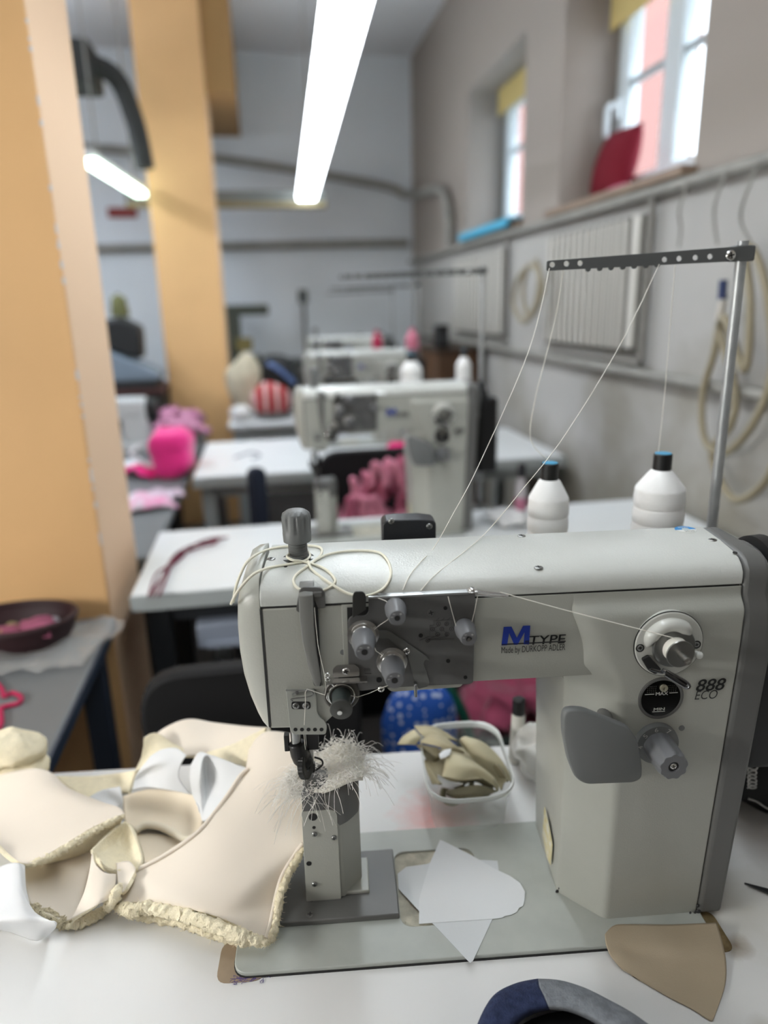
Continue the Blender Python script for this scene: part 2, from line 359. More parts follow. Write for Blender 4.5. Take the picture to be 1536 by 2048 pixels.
    for px in (591, 604, 617, 630, 643):
        x, z = P(px, 1459, 42); MB().cyl((x, 41.8, z), (x, 42.5, z), 1.9, n=14).build('hole', BLACK, fp)
    plate('screw_slot', [rpoly(PP([(583, 1403), (621, 1403), (621, 1418), (583, 1418)], 42), 2.4)], 41.7, 42.4, DARK, fp, 'y', .1)
    for px in (592, 612): x, z = P(px, 1411, 42); screw(fp, (x, 41.6, z), (0, -1, 0), 3.2, 1, STEEL)
    gb = MB(); gb.tube([(*P(572, 1381, 40)[:1], 40, P(572, 1381, 40)[1])] + [(P(a, c, 40)[0], 39, P(a, c, 40)[1]) for a, c in ((600, 1380), (622, 1381), (623, 1391), (585, 1397), (585, 1401))], .8, 8, False, 4)
    gb.cyl((P(588, 1389, 42)[0], 42, P(588, 1389, 42)[1]), (P(594, 1384, 38)[0], 37, P(594, 1384, 38)[1]), 1.7); gb.build('thread_guide', STEEL, fp)
    # ---- bars, needle and roller foot (at y = 100)
    Y = 100; nb = MB(); a = V((*P(617, 1465, Y)[:1], Y, P(617, 1465, Y)[1])); c = V((P(622, 1535, Y)[0], Y, P(622, 1535, Y)[1]))
    nb.cyl(a + (a - c) * .6, c, 3.5); bar = nb.build('needle_bar', STEEL, R)
    n2 = MB(); tip = V((P(619, 1568, Y)[0], Y, P(619, 1568, Y)[1])); n2.cyl(c, tip, 1.1, .3, 10); n2.build('needle', CHROME, bar)
    clp = MB(); clp.cyl(c + V((0, 0, 6)), c - V((0, 0, 4)), 4.4); clp.tube([c + V((4, 0, 12)), c + V((11, -2, 10)), c + V((12, -2, 4)), c + V((5, -1, -3))], 1, 8, False, 5); clp.build('needle_clamp', BLACK, bar)
    pf = MB(); a = V((P(591, 1462, 92)[0], 92, P(591, 1462, 92)[1])); pf.cyl(a + V((0, 0, 20)), a - V((0, 0, 17)), 5.2); pbar = pf.build('presser_bar', STEEL, R)
    ft = MB(); ft.lathe([(5.5, 0), (8.5, 2), (9, 14), (8, 22), (5, 27)], a - V((0, 0, 12)), (.18, -.05, -1), 20)
    ft.tube([a - V((3, 0, 14)), a + V((6, -2, -32)), a + V((12, -2, -38))], 5.5, 10, False, 5)
    ft.box(a.x + 10, a.x + 22, 96, 108, a.z - 26, a.z + 4); ft.box(a.x - 12, a.x - 7, 90, 98, a.z - 22, a.z - 4)
    foot = ft.build('roller_foot', BLACK, R, bevel=1)
    wc = V((P(611, 1530, 88)[0], 88, P(611, 1530, 88)[1])); ax = V((.93, -.32, .16))
    MB().lathe([(4, -4.2), (12, -3.6), (13.6, -2.6), (13.6, 2.6), (12, 3.4), (6, 3), (5, 1.5), (3, 2)], wc, ax, 60, tw=lambda t, r, h: r + (.5 * (int(t * 60 / math.pi / 2 + .5) % 2) if r > 13 else 0)).build('roller_wheel', mat('roller_steel', '3a3a3a', .35, metal=.8), foot, ang=25)
    # ---- tension plate
    yp = 41.2
    tp = plate('tension_plate', [rpoly(PP([(737, 1197), (950, 1187), (946, 1364), (938, 1367), (858, 1370), (768, 1375), (722, 1381), (700, 1376), (672, 1366), (680, 1340), (697, 1329), (696, 1240), (702, 1232), (731, 1231), (737, 1224)], yp), [.5, .5, 4, 2, 3, 6, 3, 3, 3, 3, 2, 3, 2, 3, 2])], 40.2, 42.2, STEELP, R, 'y', .3)
    x0, z0 = P(737, 1197, 40); x1, z1 = P(950, 1187, 40)
    MB().loft([[(x, 39.6, z - .2), (x, 39.6, z + 1.6), (x, 52, z + 5), (x, 52, z + 3.6)] for x, z in ((x0, z0), (x1, z1))]).build('top_flange', mat('flange_steel', 'b5b7b7', .3, metal=.7), tp)
    pb2 = plate('plate_backing', [PP([(694, 1215), (740, 1213), (740, 1340), (697, 1345)], 43.5)], 42.4, 44.8, DARK, tp, 'y', .1)
    xk = P(718, 1190, 38)
    plate('lever_tab', [rpoly(PP([(705, 1235), (705, 1190), (710, 1182), (726, 1182), (732, 1190), (732, 1218)], 38), [1, 4, 4, 4, 4, 1])], 36.6, 38.6, mat('tab_dark', '3b3b39', .4, metal=.3), tp, 'y', .3)
    cr = lambda X, Yc: (660 + X / 4.8, 1160 + Yc / 4.8)
    plate('lever_plate', [rpoly(PP([cr(*p) for p in ((455, 490), (540, 482), (590, 500), (930, 735), (955, 770), (915, 765), (900, 800), (957, 980), (940, 1020), (850, 1045), (800, 930), (745, 720), (690, 672), (560, 558), (470, 560))], 39), 1.2, 3)], 38.6, 39.8, mat('lever_steel', '757674', .42, metal=.4), tp, 'y', .2)
    x, z = P(831, 1382, 36); MB().box(x - 1.3, x + 1.3, 33, 39.5, z - 5, z + 8).build('lever_finger', STEEL, tp, bevel=.8)
    for X, Yc, r, mm in ((735, 682, 3.4, CHROME), (972, 318, 3.6, STEELP), (490, 1045, 3.2, CHROME), (155, 875, 3.8, CHROME)):
        x, z = P(*cr(X, Yc), 39); screw(tp, (x, 39.4 if mm is not STEELP else 40.1, z), (0, -1, 0), r, 2 if mm is CHROME else .4, mm)
    for X, Yc, r in ((1108, 270, 1.8), (1325, 383, 1.8), (872, 533, 2), (1135, 778, 1.9), (1300, 935, 1.8), (322, 975, 1.9), (472, 960, 2.6)):
        x, z = P(*cr(X, Yc), 40); MB().cyl((x, 39.9, z), (x, 40.6, z), r, n=14).build('hole', BLACK, tp)
    # printed threading diagram
    db = MB(); dl = lambda *pts: db.tube([(P(*cr(*p), 40)[0], 39.95, P(*cr(*p), 40)[1]) for p in pts], .22, 4, False, 1, flat=.3)
    dl((995, 392), (1200, 378)); dl((1200, 378), (1285, 382))
    for k in range(4): dl((1015 + 55 * k, 392 - 3 * k), (1045 + 55 * k, 366 - 3 * k))
    for X, Yc in ((1042, 422), (1120, 420), (984, 472), (1073, 470), (1166, 470), (1034, 522), (1124, 520), (938, 580), (938, 580)):
        x, z = P(*cr(X, Yc), 40); db.ring((x, 39.9, z), (0, 1, 0), 1.8, .2, 18, 4); db.cyl((x, 39.85, z), (x, 40, z), .5, n=8)
    dl((960, 540), (958, 435), (995, 432), (997, 395)); dl((1165, 395), (1165, 455)); dl((1190, 380), (1185, 470)); dl((1000, 485), (1030, 510)); dl((1085, 482), (1120, 510)); dl((1060, 430), (1000, 460)); dl((1060, 520), (940, 570)); dl((1190, 562), (940, 575)); dl((1120, 545), (950, 570)); dl((890, 500), (935, 575)); dl((860, 580), (940, 545)); dl((930, 545), (1000, 542))
    for k in range(4): dl((330 + 16 * k, 880), (330 + 16 * k, 845 + 6 * (k % 2)))
    dl((330, 897), (395, 897)); dl((335, 900), (395, 900))
    db.build('thread_diagram', INK, tp)
    def tens(px, py, s, disc, m=KNOB, L=19, y0=39.8, hole=True, tipm=None):
        x, z = P(px, py, y0); o = V((x, y0, z)); ax = V((0, -1, 0)); par = tp
        if disc:
            MB().lathe([(11.8, 0), (11.8, 1.2), (9, 1.6), (9, 2.4), (14, 3), (14, 3.6), (10.2, 4.2), (10.2, 5), (11.4, 5.6), (11.4, 6.2), (9.6, 6.8), (9.4, 10)], o, ax, 40).build('tension_disc', CHROME, par, ang=25); y1 = 9.5
        else: y1 = 1.5; MB().lathe([(s * 1.05, 0), (s * 1.05, 1.2), (s * .7, 1.6)], o, ax, 30).build('tension_disc', CHROME, par)
        k = MB(); k.lathe([(s * .96, y1), (s * 1.08, y1 + .8), (s * 1.1, y1 + L * .35), (s, y1 + L * .5), (s * .86, y1 + L * .93), (s * .78, y1 + L), (s * .3, y1 + L), (s * .28, y1 + L - 2)], o, ax, 30)
        kn = k.build('tension_knob', m, par, ang=30)
        MB().cyl(o + ax * (y1 + L - 1.9), o + ax * (y1 + L + (.1 if hole else 1)), s * (.29 if hole else .2), n=16).build('spindle_hole' if hole else 'spindle', DARK if hole else CHROME, kn)
        mk = MB(); f_ = o + ax * (y1 + L + .02)
        for an, typ in ((.9, 1), (2.2, 0), (2.9, 0)):
            c = f_ + V((math.cos(an), 0, math.sin(an))) * s * .55
            mk.box(c.x - 1, c.x + 1, c.y - .05, c.y + .1, c.z - .2, c.z + .2)
            if typ: mk.box(c.x - .2, c.x + .2, c.y - .05, c.y + .1, c.z - 1, c.z + 1)
        mk.build('dial_mark', INKW, kn)
    tens(790, 1213, 8.6, False, L=23); tens(726, 1266, 9.6, True, L=27); tens(783, 1320, 9.6, True, L=27); tens(928, 1253, 8.4, False, L=23, hole=False)
    # lower thread regulator
    x, z = P(683, 1387, 41); o = V((x, 41, z)); MB().lathe([(16.4, 0), (16.4, 2), (15, 3), (12, 3)], o, (0, -1, 0), 40).build('regulator_ring', mat('regulator_grey', '55534f', .35, metal=.5), tp, ang=25)
    rg = MB(); rg.ring(o + V((0, -4, 0)), (0, 1, 0), 11.5, .9, 32, 8); rg.ring(o + V((-5.5, -4, 13)), (0, 1, 0), 2.4, .8, 18, 6); rg.tube([o + V((-12, -4, 4)), o + V((-13, -4, -2)), o + V((-8, -4.5, -8)), o + V((-3, -6, -11))], .6, 6); rg.build('regulator_spring', CHROME, tp)
    kn = MB().lathe([(9, 3), (8.6, 6), (8, 16), (7, 21), (6, 22)], o, (-.02, -1, -.1), 28).build('regulator_knob', KNOBG, tp, ang=30)
    MB().lathe([(10, 0), (10, 2.5), (8.5, 3)], o + V((-.5, -21, -2.3)), (-.02, -1, -.1), 28).build('regulator_cap', mat('cap_grey', '474846', .35), kn, ang=30)
    MB().cyl(o + V((-2, -23, -3)), o + V((-2, -27, -3.4)), 2.2).build('spindle', CHROME, kn)
    br = MB(); x, z = P(692, 1341, 39); br.prism(rpoly([(x - 12, z - 6), (x - 12, z + 2), (x - 8, z + 6), (x + 8, z + 6), (x + 12, z + 2), (x + 12, z - 6)], 2), 38.4, 39.8, 'y')
    x2, z2 = P(650, 1360, 36); x3, z3 = P(734, 1357, 36); br.box(x2 + 2, x3, 30, 39.8, z3 - .8, z3 + .8)
    for dz in (0, 4.5): br.ring((x2 + 2.5, 34, z2 + dz + 1.5), (0, 1, .2), 1.8, .6, 14, 6)
    br.build('thread_bracket', CHROME, tp)
    x, z = P(686, 1305, 44); MB().cyl((x, 44.2, z), (x, 44.7, z), 2.6, n=18).build('plug', GREYP, hd)
    # ---- knob on top
    p = bz(597, 1117, 386); kx, ky = p.x, p.y
    MB().lathe([(15, 386), (15, 386.9)], (kx, ky, 0), (0, 0, 1), 28).build('knob_recess', mat('recess_green', '20251f', .6), top)
    th = MB().lathe([(8.6 + (.5 if i % 2 else -.2), 386 + i * .8) for i in range(29)], (kx, ky, 0), (0, 0, 1), 24).build('threaded_sleeve', GREYP, R, ang=60)
    MB().lathe([(10, 403), (13, 404), (13.4, 412), (13.2, 414), (13.6, 427), (12.6, 431), (9, 433.5), (3, 434)], (kx, ky, 0), (0, 0, 1), 48, tw=lambda t, r, h: r - (1.5 * max(0, math.cos(t * 10)) ** 2 if 413.5 < h < 431.5 else 0)).build('pressure_knob', GREYP, th, ang=40)
    # ---- thread guide on the plate's corner
    p = bz(944, 1181, 376); gb = MB(); gb.box(p.x - 4, p.x + 4, p.y - 6, p.y + 4, p.z - 1, p.z + .4); gb.tube([p + V((2, -2, 0)), p + V((14, -4, -1)), p + V((29, -6, -3)), p + V((26, -9, -3)), p + V((10, -7, -2)), p + V((2, -6, -1))], .9, 6)
    tg = gb.build('corner_thread_guide', CHROME, R); screw(tg, (p.x, p.y, p.z + .3), (0, 0, 1), 3.2, 2.4, CHROME)
    # ---- lettering
    yf = 43.3
    def tx(name, body, a, c, m, **kw):
        x0, z1 = P(a[0], a[1], kw.get('yy', yf)); x1, z0 = P(c[0], c[1], kw.pop('yy', yf)); return text(name, body, x0, x1, z0, z1, kw.pop('yt', 43.1), m, body_, **kw)
    body_ = body
    mx0, mz1 = P(1004, 1254, yf); mx1, mz0 = P(1058, 1288, yf); mw, mh = mx1 - mx0, mz1 - mz0
    mpts = [(0, 0), (.27, 0), (.33, .58), (.5, 0), (.66, 0), (.9, .58), (.78, 0), (1.0, 0), (1.06, 1), (.80, 1), (.60, .36), (.44, 1), (.1, 1)]
    mpts = [(.0, 0), (.2, 0), (.26, .66), (.46, 0), (.58, 0), (.82, .66), (.8, 0), (1, 0), (1.02, 1), (.76, 1), (.55, .38), (.34, 1), (.06, 1)]
    plate('logo_lettering', [[(mx0 + u * mw, mz0 + v * mh) for u, v in mpts]], 43.0, 43.4, INKB, body, 'y', .02)
    tx('logo_lettering', 'TYPE', (1059, 1272), (1131, 1286), INK, bold=.012, shear=.1)
    MB().box(P(1049, 1283)[0], P(1058, 1283)[0], 43.0, 43.3, P(1049, 1284)[1], P(1049, 1280)[1]).build('logo_dash', INK, body)
    xa, za = P(1003, 1291, yf); xb, zb_ = P(1131, 1286, yf); MB().box(xa, xb, 43, 43.3, za - .6 + 1, za + 1.6).build('logo_line', INK, body)
    tx('logo_lettering', 'Made by DÜRKOPP ADLER', (1003, 1291), (1130, 1304), INK)
    def yfz(z): return 30.1 if z < 310 else 31.2
    tx('model_lettering', '888', (1394, 1359), (1450, 1380), INK, bold=.018, shear=.22, yy=30, yt=30.0)
    tx('model_lettering', 'ECO', (1391, 1382), (1434, 1397), INK, shear=.2, yy=30, yt=30.0)
    # ---- bobbin winder
    x, z = P(1337, 1288, 30); o = V((x, 30.8, z)); ax = V((0, -1, 0))
    wb = MB().lathe([(31.5, -6), (31.5, 1.2), (30.5, 1.8), (27, 2), (20, 2)], o, ax, 48).build('winder_plate', mat('winder_white', 'c9cac4', .22), R, ang=25)
    MB().ring(o + ax * .3, ax, 31.6, .7, 48, 6).build('winder_gap', BLACK, wb)
    cr2 = MB(); secs = []
    for i in range(25):
        t = math.radians(20 + i * 165 / 24); sc = min(1, i / 5, (24 - i) / 5) ** .5 if 0 < i < 24 else .05
        c = o + V((math.cos(t), 0, math.sin(t))) * 20; rad = V((math.cos(t), 0, math.sin(t)))
        secs.append([c + rad * 6.5 * math.cos(k * math.pi / 8) * sc + ax * (1.5 + 8 * math.sin(k * math.pi / 8) * sc) for k in range(9)] + [c - rad * 4 * sc + ax * .5, c + rad * 4 * sc + ax * .5])
    cr2.loft(secs).build('winder_rim', mat('winder_white', '', 0), wb, ang=40)
    MB().lathe([(19, 2), (20, 4), (19, 6), (14, 6.5)], o + V((3.5, 0, -1.5)), ax, 36).build('winder_wheel', mat('wheel_grey', '6e6f6d', .35, metal=.6), wb, ang=25)
    MB().lathe([(11.5, 6), (11.5, 16), (11, 16.4)], o + V((3.5, 0, -2)), ax, 32).build('bobbin_thread', WTHREAD, wb, ang=40)
    MB().lathe([(12.6, 16), (13, 16.6), (12.6, 17.6), (4, 17.8)], o + V((3.5, 0, -2)), ax, 32).build('bobbin_flange', mat('bobbin_steel', '8f8f8c', .3, metal=.9), wb, ang=25)
    MB().lathe([(3.4, 17), (3.4, 31), (2, 31), (1.6, 29)], o + V((3.5, 0, -2)), ax, 18).build('winder_spindle', CHROME, wb, ang=25)
    MB().ball(o + V((27, -6, -10)), 3.4).cyl(o + V((25, 0, -9)), o + V((27, -6, -10)), 2).build('winder_stop', WHITEP, wb)
    for px, py in ((1280, 1296), (1393, 1289)): xx, zz = P(px, py, 29); MB().cyl((xx, 28.6, zz), (xx, 30, zz), 4, n=18).build('hole', DARK, wb); screw(wb, (xx, 28.8, zz), (0, -1, 0), 2.8, .5, STEEL)
    wl = MB(); q3 = lambda px, py, yy: V((P(px, py, yy)[0], yy, P(px, py, yy)[1]))
    wl.prism(rpoly(PP([(1283, 1318), (1297, 1310), (1322, 1338), (1310, 1348), (1296, 1340)], 27), 2), 25.5, 29, 'y'); wl.build('winder_catch', DARK, wb, bevel=.5)
    lv = MB(); lv.tube([q3(1300, 1338, 22), q3(1325, 1345, 20), q3(1330, 1341, 18), q3(1375, 1366, 8), q3(1371, 1375, 8), q3(1330, 1350, 16)], 1.5, 8, False, 5); lv.tube([q3(1331, 1344, 15), q3(1372, 1370, 8)], 2.6, 8, False, 2, flat=.5)
    lv.build('winder_lever', mat('lever_chrome', '77787a', .2, metal=1), wb)
    # ---- oil window
    x, z = P(1322, 1397, 30); o = V((x, 30.9, z)); ow = MB().lathe([(21.5, -3), (21.5, .8), (20.5, 1.4), (18.8, 1), (18.6, .2)], o, ax, 48).build('oil_window', mat('window_rim', '5a5a58', .4), R, ang=30)
    MB().cyl(o + V((0, 1, 0)), o + ax * .5, 18.8, n=48).build('window_glass', mat('oil_glass', '050505', .12), ow)
    MB().lathe([(3.6, .4), (3.6, 2.4), (1.6, 2.6), (1.5, 1)], o + V((1.5, 0, 11)), ax, 20).build('filler_nipple', mat('nipple', '9a9684', .4), ow)
    dots = MB()
    for i in range(-7, 8):
        for j in range(4):
            if abs(i) > 2: dots.box(o.x + i * 1.9 - .45, o.x + i * 1.9 + .45, o.y - .75, o.y - .6, o.z + 6.6 + j * 1.9, o.z + 7.5 + j * 1.9)
    dots.build('window_dots', mat('dot_grey', '33332f', .6), ow)
    wt = lambda b, x0, x1, z0, z1: text('window_lettering', b, o.x + x0, o.x + x1, o.z + z0, o.z + z1, o.y - .9, INKW, ow, bold=.03)
    wt('MAX', -5.4, 6.4, 3.4, 6.8); wt('MIN', -6, 4.6, -12.6, -9.6)
    ln = MB(); ln.box(o.x - 15.5, o.x - 6.8, o.y - .9, o.y - .6, o.z + 4.6, o.z + 5.2); ln.box(o.x + 7.5, o.x + 15.5, o.y - .9, o.y - .6, o.z + 4.9, o.z + 5.5); ln.box(o.x - 7, o.x + 5, o.y - .9, o.y - .6, o.z - 14, o.z - 13.4); ln.build('window_line', INKW, ow)
    # ---- stitch length dial
    x, z = P(1311, 1484, 30); o = V((x, 30.8, z)); dl_ = MB().lathe([(20.5, -2), (20.8, 3), (20, 6), (13.6, 6.4)], o, ax, 48).build('dial_ring', GREYP, R, ang=25)
    for ch, a_, in (('5', 2.45), ('6', 1.75), ('7', 1.02), ('4', 3.2)):
        c = o + V((math.cos(a_), 0, math.sin(a_))) * 17; text('dial_lettering', ch, c.x - 1.7, c.x + 1.7, c.z - 2.3, c.z + 2.3, o.y - 6.6, INKW, dl_, bold=.02, rot=a_ - 1.57)
    MB().lathe([(13.8, 6), (14, 9), (13.4, 36), (12.2, 39), (5.2, 39), (4.8, 36.5)], o, ax, 48, tw=lambda t, r, h: r + (.7 * math.cos(t * 9) if 8 < h < 39.5 and r > 6 else 0)).build('dial_knob', KNOB, dl_, ang=35)
    ic = o + ax * 37.2; MB().cyl(ic - ax, ic, 4.6, n=20).build('dial_bore', BLACK, dl_); screw(dl_, ic + ax * .2, ax, 3.2, 1.4, CHROME)
    x, z = P(1364, 1457, 30); MB().cyl((x, 30.2, z), (x, 31.4, z), 2.8, n=18).build('index_pin', GREYP, R)
    # ---- reverse paddle
    yp2 = 6; pd = rpoly(PP([(1132, 1424), (1150, 1422), (1172, 1424), (1258, 1457), (1276, 1480), (1285, 1532), (1283, 1556), (1268, 1564), (1170, 1568), (1150, 1556), (1136, 1520), (1127, 1470), (1127, 1440)], yp2), 6, 5)
    cx_ = sum(p[0] for p in pd) / len(pd); cz_ = sum(p[1] for p in pd) / len(pd)
    ps = MB(); sh = lambda s_, y: [(cx_ + (x - cx_) * s_, y + .05 * (z - cz_), cz_ + (z - cz_) * s_) for x, z in pd]
    ps.loft([sh(.97, 15), sh(1, 13), sh(1, 9), sh(.985, 7), sh(.95, 5.8)]); pad = ps.build('reverse_paddle', GREYP, R, ang=60)
    MB().cyl((cx_ + 10, 12, cz_ + 8), (cx_ + 22, 52, cz_ + 10), 7).build('paddle_shaft', GREY, pad)
    # ---- yellow worn label on the left face of the column, chipped paint at the foot
    lb = MB(); pts = [bx(px, py, 333.6) for px, py in ((1090, 1614), (1099, 1655), (1105, 1690), (1101, 1730), (1093, 1715), (1085, 1670), (1088, 1635))]; cs = [(334.4 - .6, p.y, p.z) for p in pts]
    lb.loft([[(lerp(331.6, 335.2, 1 - p[2] / 225) - 1.2, p[1], p[2]) for p in cs], [(lerp(331.6, 335.2, 1 - p[2] / 225) - .4, p[1], p[2]) for p in cs]])
    lb.build('worn_label', mat('worn_label_yellow', 'cdbf7c', .7, var=.5, vs=90, c2='d9d7cb'), body)
    ch = MB()
    for px, py, r in ((1114, 1783, 1.8), (1118, 1776, 1), (1396, 1812, 1.6), (1398, 1826, 2.2), (1390, 1832, 1.6), (1380, 1834, 1.1)):
        x, z = P(px, py, 69 if px < 1200 else 29.2); ch.ball((x, 68.6 if px < 1200 else 29.6, max(z, 7)), (r, .8, r * 1.5), 10, 6)
    ch.build('paint_chip', INK, body)
    return R
# ------------------------------------------------------------------ bench things (bench millimetres)
LEATHER = mat('upper_skin', 'e7dccd', .62, bump=.12, bs=1100, var=.05, vs=7, bdist=.0004)
FLEECE = mat('fleece', 'f4e9cb', .95, bump=.7, bs=520, var=.08, vs=120, bdist=.0025, detail=6)
LINING = mat('grey_lining', 'dfe0e1', .55, bump=.08, bs=900, bdist=.0004)
LAM = mat('white_laminate', 'e9e8e5', .42, bump=.05, bs=1400, var=.05, vs=9, bdist=.0003)
def cp(c, zmin=None):
    if len(c) == 2: return ontop(c[0], c[1])
    if len(c) == 3: return bz(c[0], c[1], c[2])
    p = by(c[0], c[1], c[3])
    if zmin is not None and p.z < zmin: p = bz(c[0], c[1], zmin)
    return p
def surf(rows, nu, nv, zmin=None):
    G = [[cp(c, zmin) for c in r] for r in rows]
    A = [spline(r, max(1, nu // (len(r) - 1))) for r in G]
    cols = [spline([A[i][j] for i in range(len(A))], max(1, nv // (len(A) - 1))) for j in range(len(A[0]))]
    return [[cols[j][i] for j in range(len(cols))] for i in range(len(cols[0]))]
def sheet(name, rows, th, mats, parent, nu=24, nv=18, zmin=1, wob=0, k=.001, seed=0, bev=True):
    """soft sheet through a grid of control points, thickness th; mats = face, back, rim"""
    G = surf(rows, nu, nv, zmin)
    n = (G[0][1] - G[0][0]).cross(G[1][0] - G[0][0]); c = G[len(G) // 2][len(G[0]) // 2]
    m_ = len(G) // 2; q = len(G[0]) // 2
    n = (G[m_][min(q + 1, len(G[0]) - 1)] - G[m_][q - 1]).cross(G[min(m_ + 1, len(G) - 1)][q] - G[m_ - 1][q])
    if n.dot(loc(CAM) - c) < 0: G = [r[::-1] for r in G]
    if wob:
        for r in G:
            for p in r: p += noise.noise_vector(p * .03 + V((seed, 0, 0))) * wob
    o = MB(k).grid(G).build(name, mats, parent, recalc=False, ang=80)
    md = o.modifiers.new('s', 'SOLIDIFY'); md.thickness = th * k; md.offset = -1
    if len(mats) > 1: md.material_offset = 1
    if len(mats) > 2: md.material_offset_rim = 2
    return o
def fuzz(name, pts, r, m, parent, amp=.35, fr=.22, flat=1, sub=10, seed=0):
    """woolly strip along a line: a tube with a ragged surface"""
    P_ = [cp(c) for c in pts]; b = MB(); b.tube(P_, lambda t: r * (.35 + .65 * min(1, t * 8, (1 - t) * 8)), 14, False, sub * 2, flat=flat)
    for v in b.bm.verts:
        p = v.co * 1000; v.co += noise.noise_vector(p * fr + V((seed, 3, 1))) * r * amp * .0008 + noise.noise_vector(p * fr * 4.1 + V((1, seed, 1))) * r * amp * .6 * .001
    R_ = random.Random(seed + 17); vs = [v.co * 1000 for v in b.bm.verts]; n_ = len(P_); c = sum(P_, V()) / n_
    L_ = sum((P_[i + 1] - P_[i]).length for i in range(n_ - 1))
    for i in range(int(L_ * 5)):
        p = vs[R_.randrange(len(vs))]; q = min(P_, key=lambda t: (t - p).length); d = V((R_.gauss(0, 1), R_.gauss(0, 1) - .3, R_.gauss(0, 1))).normalized(); l = R_.uniform(1.2, 3.6)
        b.tube([p, p + d * l * .6, p + d * l + V((R_.gauss(0, .6), R_.gauss(0, .6), R_.gauss(0, .5)))], .14, 3, False, 1)
    return b.build(name, m, parent, ang=80)
def prof_sheet(name, pts, z0, th, m, parent): return MB().prism(pts, z0, z0 + th).build(name, m, parent)

